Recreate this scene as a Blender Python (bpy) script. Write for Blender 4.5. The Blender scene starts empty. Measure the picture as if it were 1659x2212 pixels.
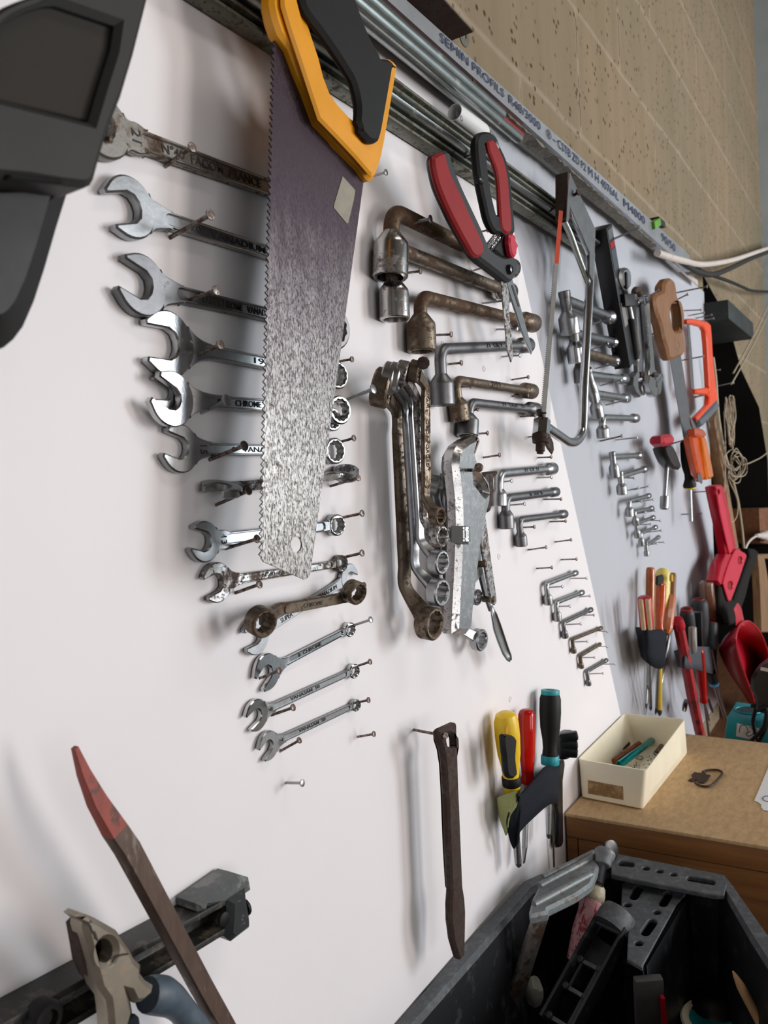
import bpy, bmesh, math, random
from mathutils import Vector, Matrix, geometry
random.seed(7)
C = bpy.context.scene.collection
PI = math.pi
# ---------------------------------------------------------------- camera model
K = 0.39            # metres from the lens to the tool wall
F = 1700.0          # focal length in pixels of the 1659 x 2212 frame
CZ = 1.42           # height of the lens above the floor
CAM = Vector((0, -K, CZ))
EX = Vector((0.54019972, -0.06465616, 0.83904937))
EY = Vector((-0.83974614, 0.02359311, 0.54246638))
EZ = Vector((-0.05486958, -0.99762866, -0.04154977))

def ray(px, py):
    c = Vector((px - 829.5, py - 1106.0, F))
    return Vector((EX.dot(c), EY.dot(c), EZ.dot(c)))
def P(px, py, n=0.0):
    """point seen at a pixel, n metres out from the tool wall"""
    r = ray(px, py); return CAM + r * ((K - n) / r.y)
def PX(px, py, x):
    r = ray(px, py); return CAM + r * (x / r.x)
def PZ(px, py, z):
    r = ray(px, py); return CAM + r * ((z - CZ) / r.z)
def PD(px, py, d):
    """point at a depth d along the viewing axis"""
    return CAM + ray(px, py) * (d / F)
FWD = Vector((EX.z, EY.z, EZ.z)); RIGHT = Vector((EX.x, EY.x, EZ.x)); DOWN = Vector((EX.y, EY.y, EZ.y))
def mpp(p): return (p - CAM).dot(FWD) / F
def zf(x0, y0, k): return lambda x, y: (x0 + x / k, y0 + y / k)
zA = zf(0, 0, 2.765); zB = zf(500, 0, 4.1475); zC = zf(850, 0, 3.6867); zD = zf(1200, 0, 3.6144)
zE = zf(200, 600, 2.5523); zF = zf(380, 1000, 2.95); zG = zf(780, 400, 3.5298); zH = zf(780, 700, 2.949)
zI = zf(1150, 350, 3.2593); zK = zf(1150, 600, 3.2593); zL = zf(1300, 1000, 3.4039); zJ = zf(1050, 950, 4.0233)
zM = zf(850, 1450, 3.4022); zN = zf(1200, 1500, 3.6144); zO = zf(0, 1550, 2.765); zQ = zf(780, 1750, 1.8874)
U = Vector((1, 0, 0)); V = Vector((0, 0, 1)); N = Vector((0, -1, 0))

# ---------------------------------------------------------------- mesh building
class MB:
    def __init__(s): s.v = []; s.f = []
    def add(s, vs, fs):
        o = len(s.v); s.v += [Vector(v) for v in vs]; s.f += [tuple(i + o for i in f) for f in fs]; return s
    def mesh(s, M):
        o = len(s.v); s.v += [v.co.copy() for v in M.vertices]; s.f += [tuple(i + o for i in p.vertices) for p in M.polygons]
        bpy.data.meshes.remove(M); return s
    def tube(s, pts, r, seg=12, cap=True, up=None):
        pts = [Vector(p) for p in pts]; n = len(pts)
        rs = list(r) if isinstance(r, (list, tuple)) else [r] * n
        t = [(pts[min(i + 1, n - 1)] - pts[max(i - 1, 0)]).normalized() for i in range(n)]
        a = up.copy() if up is not None else (Vector((0, 0, 1)) if abs(t[0].z) < .9 else Vector((1, 0, 0)))
        vs = []
        for i in range(n):
            a = (a - t[i] * a.dot(t[i])).normalized(); b = t[i].cross(a)
            for k in range(seg):
                w = 2 * PI * k / seg; vs.append(pts[i] + (a * math.cos(w) + b * math.sin(w)) * rs[i])
        fs = [(i * seg + k, i * seg + (k + 1) % seg, (i + 1) * seg + (k + 1) % seg, (i + 1) * seg + k) for i in range(n - 1) for k in range(seg)]
        if cap: fs += [tuple(reversed(range(seg))), tuple((n - 1) * seg + k for k in range(seg))]
        return s.add(vs, fs)
    def lathe(s, p0, p1, prof, seg=20, fl=0, fd=0.0, cap=True):
        """profile of (distance from p0 along the axis, radius); fl flutes of depth fd"""
        p0 = Vector(p0); ax = (Vector(p1) - p0).normalized()
        a = Vector((0, 0, 1)) if abs(ax.z) < .9 else Vector((1, 0, 0))
        a = (a - ax * a.dot(ax)).normalized(); b = ax.cross(a); vs = []
        for (h, r) in prof:
            for k in range(seg):
                w = 2 * PI * k / seg
                q = r * (1 - (fd * (0.5 - 0.5 * math.cos(fl * w)) ** 2 if fl else 0))
                vs.append(p0 + ax * h + (a * math.cos(w) + b * math.sin(w)) * q)
        n = len(prof)
        fs = [(i * seg + k, i * seg + (k + 1) % seg, (i + 1) * seg + (k + 1) % seg, (i + 1) * seg + k) for i in range(n - 1) for k in range(seg)]
        if cap: fs += [tuple(reversed(range(seg))), tuple((n - 1) * seg + k for k in range(seg))]
        return s.add(vs, fs)
    def box(s, c, ax, ay, az):
        """centre and three half-axis vectors"""
        c = Vector(c); ax = Vector(ax); ay = Vector(ay); az = Vector(az)
        vs = [c + ax * i + ay * j + az * k for i in (-1, 1) for j in (-1, 1) for k in (-1, 1)]
        return s.add(vs, [(0, 1, 3, 2), (4, 6, 7, 5), (0, 4, 5, 1), (2, 3, 7, 6), (0, 2, 6, 4), (1, 5, 7, 3)])
    def bar(s, p, q, w, h, side=None, w2=None, h2=None):
        """tapering bar from p to q, w along side, h across"""
        p = Vector(p); q = Vector(q); t = (q - p).normalized()
        a = Vector(side) if side is not None else N.copy()
        a = (a - t * a.dot(t)).normalized(); b = t.cross(a)
        w2 = w if w2 is None else w2; h2 = h if h2 is None else h2
        vs = [p + a * (w / 2 * i) + b * (h / 2 * j) for i, j in ((-1, -1), (1, -1), (1, 1), (-1, 1))]
        vs += [q + a * (w2 / 2 * i) + b * (h2 / 2 * j) for i, j in ((-1, -1), (1, -1), (1, 1), (-1, 1))]
        return s.add(vs, [(0, 3, 2, 1), (4, 5, 6, 7), (0, 1, 5, 4), (1, 2, 6, 5), (2, 3, 7, 6), (3, 0, 4, 7)])
    def loft(s, rings, cap=True, closed=True):
        m = len(rings[0]); vs = [p for r in rings for p in r]
        kk = m if closed else m - 1
        fs = [(i * m + k, i * m + (k + 1) % m, (i + 1) * m + (k + 1) % m, (i + 1) * m + k) for i in range(len(rings) - 1) for k in range(kk)]
        if cap: fs += [tuple(reversed(range(m))), tuple((len(rings) - 1) * m + k for k in range(m))]
        return s.add(vs, fs)
    def sweep(s, prof, p, q, a, b, cap=True):
        """2-D outline carried straight from p to q; a, b are its axes"""
        return s.loft([[Vector(c) + a * x + b * y for x, y in prof] for c in (p, q)], cap)
    def ball(s, c, r, sc=(1, 1, 1), seg=14, ax=(0, 0, 1)):
        ax = Vector(ax).normalized(); prof = []
        for i in range(9):
            w = PI * i / 8; prof.append((r * sc[2] * (1 - math.cos(w)), max(r * math.sin(w), r * .01)))
        return s.lathe(Vector(c) - ax * r * sc[2], Vector(c) + ax, prof, seg)
    def bevel(s, w, seg=2, ang=0.6):
        bm = bmesh.new(); vs = [bm.verts.new(v) for v in s.v]
        for f in s.f:
            try: bm.faces.new([vs[i] for i in f])
            except ValueError: pass
        bmesh.ops.recalc_face_normals(bm, faces=bm.faces)
        es = [e for e in bm.edges if len(e.link_faces) == 2 and e.calc_face_angle(0) > ang]
        if es: bmesh.ops.bevel(bm, geom=es, offset=w, segments=seg, profile=.6, affect='EDGES', clamp_overlap=True)
        bm.verts.index_update(); s.v = [v.co.copy() for v in bm.verts]; s.f = [tuple(v.index for v in f.verts) for f in bm.faces]
        bm.free(); return s

def cat(pts, n=6, closed=False):
    pts = [Vector(p) for p in pts]; out = []; m = len(pts)
    for i in range(m if closed else m - 1):
        g = (lambda j: pts[j % m]) if closed else (lambda j: pts[max(0, min(m - 1, j))])
        a, b, c, d = g(i - 1), g(i), g(i + 1), g(i + 2)
        for k in range(n):
            t = k / n
            out.append(.5 * ((2 * b) + (c - a) * t + (2 * a - 5 * b + 4 * c - d) * t * t + (3 * b - a - 3 * c + d) * t ** 3))
    if not closed: out.append(pts[-1])
    return out
def arc(cx, cy, r, a0, a1, n=12, ry=None):
    ry = r if ry is None else ry
    return [(cx + r * math.cos(math.radians(a0 + (a1 - a0) * i / n)), cy + ry * math.sin(math.radians(a0 + (a1 - a0) * i / n))) for i in range(n + 1)]
def ngon(cx, cy, r, k=24, a=0): return [(cx + r * math.cos(a + 2 * PI * i / k), cy + r * math.sin(a + 2 * PI * i / k)) for i in range(k)]
def star12(cx, cy, r): return [(cx + r * (1 if i % 2 else .9) * math.cos(PI * i / 12), cy + r * (1 if i % 2 else .9) * math.sin(PI * i / 12)) for i in range(24)]
def stadium(x0, x1, y, r, n=6): return arc(x1, y, r, -90, 90, n) + arc(x0, y, r, 90, 270, n)

def frame(o, u=U, v=V):
    u = Vector(u).normalized(); v = Vector(v); v = (v - u * v.dot(u)).normalized(); return (Vector(o), u, v, u.cross(v))
def put(M, fr):
    o, u, v, n = fr
    M.transform(Matrix(((u.x, v.x, n.x, o.x), (u.y, v.y, n.y, o.y), (u.z, v.z, n.z, o.z), (0, 0, 0, 1)))); return M
def _clean(o):
    r = []
    for p in o:
        if not r or abs(p[0] - r[-1][0]) + abs(p[1] - r[-1][1]) > 1e-7: r.append((p[0], p[1]))
    if len(r) > 1 and abs(r[0][0] - r[-1][0]) + abs(r[0][1] - r[-1][1]) < 1e-7: r.pop()
    return r
def _inset(o, d):
    """move an outline to the left of its direction by d, mitre limited"""
    n = len(o); r = []
    for i in range(n):
        p, q, s = o[i - 1], o[i], o[(i + 1) % n]
        ax, ay, bx, by = q[0] - p[0], q[1] - p[1], s[0] - q[0], s[1] - q[1]
        la, lb = math.hypot(ax, ay), math.hypot(bx, by)
        n1 = (-ay / la, ax / la); n2 = (-by / lb, bx / lb); mx, my = n1[0] + n2[0], n1[1] + n2[1]; l2 = mx * mx + my * my
        k = 2 * d / l2 if l2 > 1.0 else 1.4 * d / max(math.sqrt(l2), .2)
        r.append((q[0] + mx * k, q[1] + my * k))
    return r
def plate(outs, th, bev=0.0, fr=None, res=1):
    """outline (and holes) in the frame's plane, from 0 to th along its normal, edges rounded by bev"""
    outs = [_clean(o) for o in outs]; full = []; ins = []
    for i, o in enumerate(outs):
        ar = sum(o[j - 1][0] * o[j][1] - o[j][0] * o[j - 1][1] for j in range(len(o)))
        if (ar > 0) != (i == 0): o = o[::-1]
        full.append(o); ins.append(_inset(o, bev) if bev else o)
    bev = min(bev, th * .45); me = MB()
    lay = [(ins, 0), (full, bev), (full, th - bev), (ins, th)] if bev else [(full, 0), (full, th)]
    N_ = sum(len(o) for o in full); vs = []
    for os_, z in lay:
        for o in os_: vs += [Vector((x, y, z)) for x, y in o]
    fs = []; off = 0
    for o in full:
        k = len(o)
        for l in range(len(lay) - 1):
            for j in range(k):
                a, b = off + j, off + (j + 1) % k; fs.append((l * N_ + a, l * N_ + b, (l + 1) * N_ + b, (l + 1) * N_ + a))
        off += k
    tri = geometry.tessellate_polygon([[Vector((x, y, 0)) for x, y in o] for o in lay[-1][0]])
    top = (len(lay) - 1) * N_
    for t in tri:
        a, b, c = (vs[i] for i in t)
        if (b.x - a.x) * (c.y - a.y) - (b.y - a.y) * (c.x - a.x) < 0: t = t[::-1]
        fs.append(tuple(top + i for i in t)); fs.append(tuple(reversed(t)))
    M_ = bpy.data.meshes.new('tmp'); M_.from_pydata([tuple(v) for v in vs], [], fs); M_.update()
    if fr: put(M_, fr)
    return M_
def text_mesh(txt, size, th, fr, width=None, bold=0.0):
    cu = bpy.data.curves.new('tmp', 'FONT'); cu.body = txt; cu.size = size; cu.extrude = th / 2; cu.align_x = 'CENTER'; cu.align_y = 'CENTER'; cu.offset = bold
    cu.resolution_u = 3
    ob = bpy.data.objects.new('tmp', cu); M = bpy.data.meshes.new_from_object(ob)
    bpy.data.objects.remove(ob); bpy.data.curves.remove(cu)
    if width and len(M.vertices):
        xs = [v.co.x for v in M.vertices]; w = max(xs) - min(xs)
        M.transform(Matrix.Diagonal((width / w, 1, 1, 1)))
    return put(M, fr)

# ---------------------------------------------------------------- objects
def smooth_mesh(me, ang=0.7):
    me.polygons.foreach_set('use_smooth', [True] * len(me.polygons))
    try: me.set_sharp_from_angle(angle=ang)
    except Exception: pass
def thing(name, label, cat_, loc, group=None, kind=None):
    o = bpy.data.objects.new(name, None); C.objects.link(o); o.location = loc; o.empty_display_size = .01
    tag(o, label, cat_, group, kind); return o
def tag(o, label, cat_, group=None, kind=None):
    o['label'] = label; o['category'] = cat_
    if group: o['group'] = group
    if kind: o['kind'] = kind
    return o
def wloc(o):
    p = Vector((0, 0, 0))
    while o: p += o.location; o = o.parent
    return p
def part(name, src, mat, parent=None, label=None, loc=None, ang=0.7):
    """src: MB or mesh in world coordinates"""
    if isinstance(src, MB):
        me = bpy.data.meshes.new(name); me.from_pydata([tuple(v) for v in src.v], [], src.f); me.update()
        bm = bmesh.new(); bm.from_mesh(me); bmesh.ops.recalc_face_normals(bm, faces=bm.faces); bm.to_mesh(me); bm.free()
    else: me = src; me.name = name
    o0 = wloc(parent) if parent else Vector(loc if loc is not None else (0, 0, 0))
    me.transform(Matrix.Translation(-o0)); smooth_mesh(me, ang)
    me.materials.clear(); me.materials.append(mat)
    o = bpy.data.objects.new(name, me); C.objects.link(o)
    if parent: o.parent = parent
    else: o.location = o0
    if label: o['label'] = label
    return o
def solo(name, src, mat, label, cat_, group=None, kind=None, ang=0.7):
    """a thing that is one mesh"""
    vs = src.v if isinstance(src, MB) else [v.co for v in src.vertices]
    c = sum((Vector(v) for v in vs), Vector()) / len(vs)
    return tag(part(name, src, mat, None, None, c, ang), label, cat_, group, kind)
def struct(name, src, mat, ang=0.7):
    o = part(name, src, mat, None, None, (0, 0, 0), ang); o['kind'] = 'structure'; return o

# ---------------------------------------------------------------- materials
def _m(name):
    m = bpy.data.materials.new(name); m.use_nodes = True; nt = m.node_tree; b = nt.nodes['Principled BSDF']
    return m, nt, b
def nd(nt, t, **kw):
    n = nt.nodes.new(t)
    for k, v in kw.items():
        if k in n.inputs: n.inputs[k].default_value = v
        else: setattr(n, k, v)
    return n
def coords(nt, scale=(1, 1, 1), kind='Object'):
    tc = nd(nt, 'ShaderNodeTexCoord'); mp = nd(nt, 'ShaderNodeMapping'); mp.inputs['Scale'].default_value = scale
    nt.links.new(tc.outputs[kind], mp.inputs['Vector']); return mp.outputs['Vector']
def noise(nt, vec, scale, detail=4, rough=.6):
    n = nd(nt, 'ShaderNodeTexNoise', Scale=scale, Detail=detail, Roughness=rough); nt.links.new(vec, n.inputs['Vector']); return n.outputs['Fac']
def ramp(nt, fac, stops):
    r = nd(nt, 'ShaderNodeValToRGB'); nt.links.new(fac, r.inputs['Fac']); e = r.color_ramp.elements
    while len(e) < len(stops): e.new(.5)
    for i, (p, c) in enumerate(stops): e[i].position = p; e[i].color = (c if len(c) == 4 else tuple(c) + (1,)) if isinstance(c, (tuple, list)) else (c, c, c, 1)
    return r.outputs['Color']
def mix(nt, fac, a, b, mode='MIX'):
    m = nd(nt, 'ShaderNodeMix', data_type='RGBA', blend_type=mode)
    for s, x in ((0, fac), (6, a), (7, b)):
        if hasattr(x, 'is_linked') or hasattr(x, 'links'): nt.links.new(x, m.inputs[s])
        else: m.inputs[s].default_value = x if not isinstance(x, tuple) else (x if len(x) == 4 else x + (1,))
    return m.outputs[2]
def bump(nt, b, h, strength=.2, dist=.001):
    bp = nd(nt, 'ShaderNodeBump', Strength=strength, Distance=dist); nt.links.new(h, bp.inputs['Height']); nt.links.new(bp.outputs['Normal'], b.inputs['Normal'])
def s2l(r, g, b):
    f = lambda c: (c / 255 / 12.92) if c <= 10 else ((c / 255 + .055) / 1.055) ** 2.4
    return (f(r), f(g), f(b))
def metal(name, col, rough=.3, rust=0.0, rcol=(70, 42, 28), scale=220, stretch=(1, 1, 1), pit=.0, met=1.0):
    """steel with procedural rust blotches and small pits"""
    m, nt, b = _m(name); v = coords(nt, stretch); b.inputs['Metallic'].default_value = met
    base = s2l(*col); rc = s2l(*rcol)
    n1 = noise(nt, v, scale * .25, 6, .7); n2 = noise(nt, v, scale, 5, .7)
    t = .74 - rust * .42
    mk = ramp(nt, n1, [(max(.0, t - .06), 0.0), (min(1, t + .08), 1.0)])
    mk2 = ramp(nt, n2, [(max(0, t - .02), 0.0), (min(1, t + .06), 1.0)])
    mm = nd(nt, 'ShaderNodeMath', operation='MAXIMUM'); nt.links.new(mk, mm.inputs[0]); nt.links.new(mk2, mm.inputs[1])
    dirt = ramp(nt, n1, [(.3, (.72, .72, .72)), (.7, (1, 1, 1))])
    c0 = mix(nt, 1.0, base, dirt, 'MULTIPLY')
    nt.links.new(mix(nt, mm.outputs[0], c0, rc), b.inputs['Base Color'])
    rr = nd(nt, 'ShaderNodeMapRange'); nt.links.new(mm.outputs[0], rr.inputs['Value']); rr.inputs['To Min'].default_value = rough; rr.inputs['To Max'].default_value = min(.9, rough + .4)
    nt.links.new(rr.outputs['Result'], b.inputs['Roughness'])
    mr = nd(nt, 'ShaderNodeMapRange'); nt.links.new(mm.outputs[0], mr.inputs['Value']); mr.inputs['To Min'].default_value = met; mr.inputs['To Max'].default_value = .25
    nt.links.new(mr.outputs['Result'], b.inputs['Metallic'])
    bump(nt, b, n2, .12 + pit, .0006)
    return m
def plastic(name, col, rough=.45, var=.12, scale=60, bmp=.05, coat=0.0, spec=.5):
    m, nt, b = _m(name); v = coords(nt); c = s2l(*col)
    n1 = noise(nt, v, scale, 5, .65); f = ramp(nt, n1, [(.3, (1 - var,) * 3), (.7, (1 + var,) * 3)])
    nt.links.new(mix(nt, 1.0, c, f, 'MULTIPLY'), b.inputs['Base Color'])
    rr = nd(nt, 'ShaderNodeMapRange'); nt.links.new(n1, rr.inputs['Value']); rr.inputs['To Min'].default_value = max(0, rough - .1); rr.inputs['To Max'].default_value = min(1, rough + .12)
    nt.links.new(rr.outputs['Result'], b.inputs['Roughness'])
    b.inputs['Coat Weight'].default_value = coat; b.inputs['Specular IOR Level'].default_value = spec
    if bmp: bump(nt, b, noise(nt, v, 900, 2), bmp, .0005)
    return m
def worn(name, col, under, amount=.4, rough=.55, scale=70, stretch=(1, 1, 1), met=0.0):
    """paint worn through to what lies under it"""
    m, nt, b = _m(name); v = coords(nt, stretch)
    n1 = noise(nt, v, scale, 8, .75); t = .72 - .44 * amount
    f = ramp(nt, n1, [(t - .03, 0.0), (t + .03, 1.0)])
    n2 = ramp(nt, noise(nt, v, scale * 3, 4), [(.3, (.75,) * 3), (.7, (1.1,) * 3)])
    nt.links.new(mix(nt, 1.0, mix(nt, f, s2l(*col), s2l(*under)), n2, 'MULTIPLY'), b.inputs['Base Color'])
    b.inputs['Roughness'].default_value = rough; b.inputs['Metallic'].default_value = met
    bump(nt, b, n1, .2, .0008); return m
def clear_plastic(name, col, rough=.12, tr=.75):
    m, nt, b = _m(name); b.inputs['Base Color'].default_value = s2l(*col) + (1,); b.inputs['Roughness'].default_value = rough
    b.inputs['Transmission Weight'].default_value = tr; b.inputs['IOR'].default_value = 1.49
    n = noise(nt, coords(nt), 40, 3); bump(nt, b, n, .03, .001); return m
def wood(name, c1, c2, scale=(1, 1, 1), ns=18, rough=.6, bmp=.08):
    m, nt, b = _m(name); v = coords(nt, scale)
    w = noise(nt, v, ns, 7, .7)
    nt.links.new(ramp(nt, w, [(.3, s2l(*c1)), (.7, s2l(*c2))]), b.inputs['Base Color'])
    b.inputs['Roughness'].default_value = rough; bump(nt, b, w, bmp, .0008); return m
M = {}
M['chrome'] = metal('polished_steel', (205, 207, 210), .16, .12, (90, 70, 55), 260)
M['satin'] = metal('satin_steel', (172, 174, 176), .34, .10, (80, 66, 56), 300)
M['grey'] = metal('dull_grey_steel', (128, 128, 130), .42, .14, (72, 60, 52), 300)
M['spotted'] = metal('rust_spotted_steel', (186, 186, 186), .34, .52, (84, 66, 54), 330, pit=.15)
M['brownsteel'] = metal('browned_steel', (128, 116, 102), .42, .45, (84, 62, 46), 200, pit=.15)
M['chromespot'] = metal('specked_chrome', (192, 190, 188), .22, .3, (80, 62, 52), 260, pit=.05)
M['greyrust'] = metal('grey_rust_blotched_steel', (150, 146, 140), .4, .36, (84, 64, 48), 150, pit=.15)
M['rusty'] = metal('rusty_steel', (120, 104, 86), .46, .55, (86, 62, 44), 170, pit=.25)
M['darkrust'] = metal('dark_rusted_iron', (78, 68, 62), .55, .6, (64, 46, 40), 160, pit=.3, met=.6)
M['nail'] = metal('rusty_nail_steel', (150, 144, 140), .42, .55, (96, 62, 46), 500)
M['nailb'] = metal('bright_nail_steel', (178, 178, 180), .38, .2, (100, 76, 62), 500)
M['galv'] = metal('galvanised_steel', (178, 184, 182), .3, .16, (108, 104, 92), 160)
M['galvdull'] = metal('dull_galvanised_steel', (134, 136, 126), .42, .42, (84, 76, 62), 190)
M['mark'] = plastic('dark_stamped_recess', (52, 48, 46), .7)
M['blade'] = None
M['yellow'] = plastic('yellow_plastic', (226, 152, 14), .42, .06, 30, .04)
M['black'] = plastic('black_rubber', (14, 14, 15), .55, .15, 80, spec=.3)
M['blackgloss'] = plastic('black_plastic', (18, 18, 20), .32, .1)
M['dkgrey'] = plastic('dark_grey_plastic', (44, 45, 48), .5, .1, spec=.35)
M['red'] = plastic('red_grip', (138, 14, 17), .5, .12, 60, spec=.3)
M['redp'] = plastic('red_plastic', (176, 18, 42), .35, .06, 40, .02)
M['pinkred'] = plastic('pinkish_red_plastic', (196, 34, 62), .4, .06, 40, .02)
M['orange'] = plastic('orange_paint', (226, 74, 28), .4, .1, 60)
M['teal'] = plastic('teal_plastic', (20, 150, 160), .42, .05)
M['yellow2'] = plastic('bright_yellow_plastic', (236, 196, 32), .35, .05)
M['paleyellow'] = plastic('pale_yellow_plastic', (226, 206, 110), .4, .06)
M['clearred'] = clear_plastic('clear_red_plastic', (214, 26, 14), .12, .55)
M['clearamber'] = clear_plastic('clear_amber_plastic', (222, 112, 26), .15, .5)
M['amber'] = plastic('amber_plastic', (176, 92, 34), .3, .15, 30, .02, .3)
M['brownclear'] = plastic('brown_clear_plastic', (112, 74, 58), .2, .25, 30, .02, .5)
M['clear'] = clear_plastic('clear_plastic', (206, 200, 196), .15, .6)
M['ambers'] = plastic('orange_brown_plastic', (196, 76, 20), .25, .2, 40, .02, .4)
M['neoprene'] = plastic('black_neoprene', (24, 28, 36), .85, .18, 400, .2, spec=.2)
M['olive'] = plastic('olive_lining', (160, 166, 112), .85, .1, 300, .2, spec=.2)
M['cream'] = plastic('cream_plastic', (240, 232, 208), .42, .04, 20, .02)
M['tan'] = plastic('brown_tape', (164, 132, 92), .7, .2, 90)
M['paper'] = plastic('white_paper', (226, 226, 226), .8, .03)
M['ink'] = plastic('blue_ink', (50, 60, 120), .8)
M['binblack'] = worn('scuffed_black_plastic', (22, 24, 28), (52, 56, 60), .35, .5, 40)
M['binedge'] = worn('dusty_black_plastic', (76, 80, 85), (94, 98, 101), .4, .55, 60)
M['wirebeige'] = plastic('beige_wire', (160, 146, 124), .6)
M['cablewhite'] = plastic('white_cable', (206, 196, 188), .45)
M['cabledark'] = plastic('dark_cable', (40, 38, 35), .5, spec=.3)
M['cordblack'] = plastic('black_cord', (9, 10, 12), .4, spec=.3)
M['copper'] = metal('copper', (170, 96, 70), .4, .3, (90, 50, 40), 200)
M['tealmetal'] = metal('teal_anodised_metal', (30, 160, 168), .22, 0, (40, 60, 60), 200)
M['redworn'] = worn('worn_red_paint', (226, 168, 174), (160, 40, 50), .4, .45, 55, (3, 3, .8))
M['clampgrey'] = worn('worn_grey_casting', (132, 138, 140), (124, 108, 96), .3, .5, 90, met=.35)
M['flatsteel'] = worn('dirty_flat_steel', (150, 142, 136), (112, 92, 78), .45, .42, 60, met=.7)
M['woodsaw'] = wood('worn_beech', (108, 70, 40), (146, 100, 58), (3, 3, .6), 30, .5)
M['woodpost'] = wood('rough_timber', (112, 84, 60), (160, 124, 88), (6, 6, .5), 16)
M['woodbox'] = wood('dark_box_wood', (92, 58, 36), (134, 86, 54), (1, 6, 6), 14)
M['beam'] = worn('dark_green_painted_timber', (26, 32, 31), (44, 50, 48), .3, .6, 20)
M['stone'] = plastic('grey_stone', (168, 166, 160), .9, .2, 90, .5)
M['pencilwood'] = wood('pale_wood', (196, 150, 104), (222, 180, 134), (4, 4, 1), 40)
M['bristle'] = plastic('dark_bristles', (40, 38, 36), .95, .35, 300, .9, spec=.1)
M['rubberlt'] = plastic('grey_rubber_strip', (58, 62, 70), .8, .2, 200)
M['purple'] = metal('purple_tinted_chrome', (130, 86, 140), .2, .05, (80, 50, 80), 200)
M['white'] = plastic('white_label', (220, 222, 222), .6, .03)
M['led'] = plastic('level_vial_green', (96, 160, 50), .3)

def board_mat(name, col, bmp=.1):
    m, nt, b = _m(name); v = coords(nt)
    f = ramp(nt, noise(nt, v, 5, 4, .6), [(.3, (.965,) * 3), (.7, (1.0,) * 3)])
    vo = nd(nt, 'ShaderNodeTexVoronoi', Scale=22.0); nt.links.new(v, vo.inputs['Vector'])
    sp = ramp(nt, vo.outputs['Distance'], [(.012, (.45, .42, .4)), (.022, (1, 1, 1))])
    gate = ramp(nt, noise(nt, v, 9, 2), [(.58, 0.0), (.6, 1.0)])
    c = mix(nt, 1.0, s2l(*col), f, 'MULTIPLY')
    nt.links.new(mix(nt, gate, c, mix(nt, 1.0, c, sp, 'MULTIPLY')), b.inputs['Base Color'])
    b.inputs['Roughness'].default_value = .5; b.inputs['Specular IOR Level'].default_value = .3
    bump(nt, b, noise(nt, coords(nt, (2, 1, .6)), 120, 4), bmp, .0006); return m
M['boardL'] = board_mat('white_painted_board', (238, 234, 236))
M['boardR'] = board_mat('blue_white_board', (186, 189, 197), .05)

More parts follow.
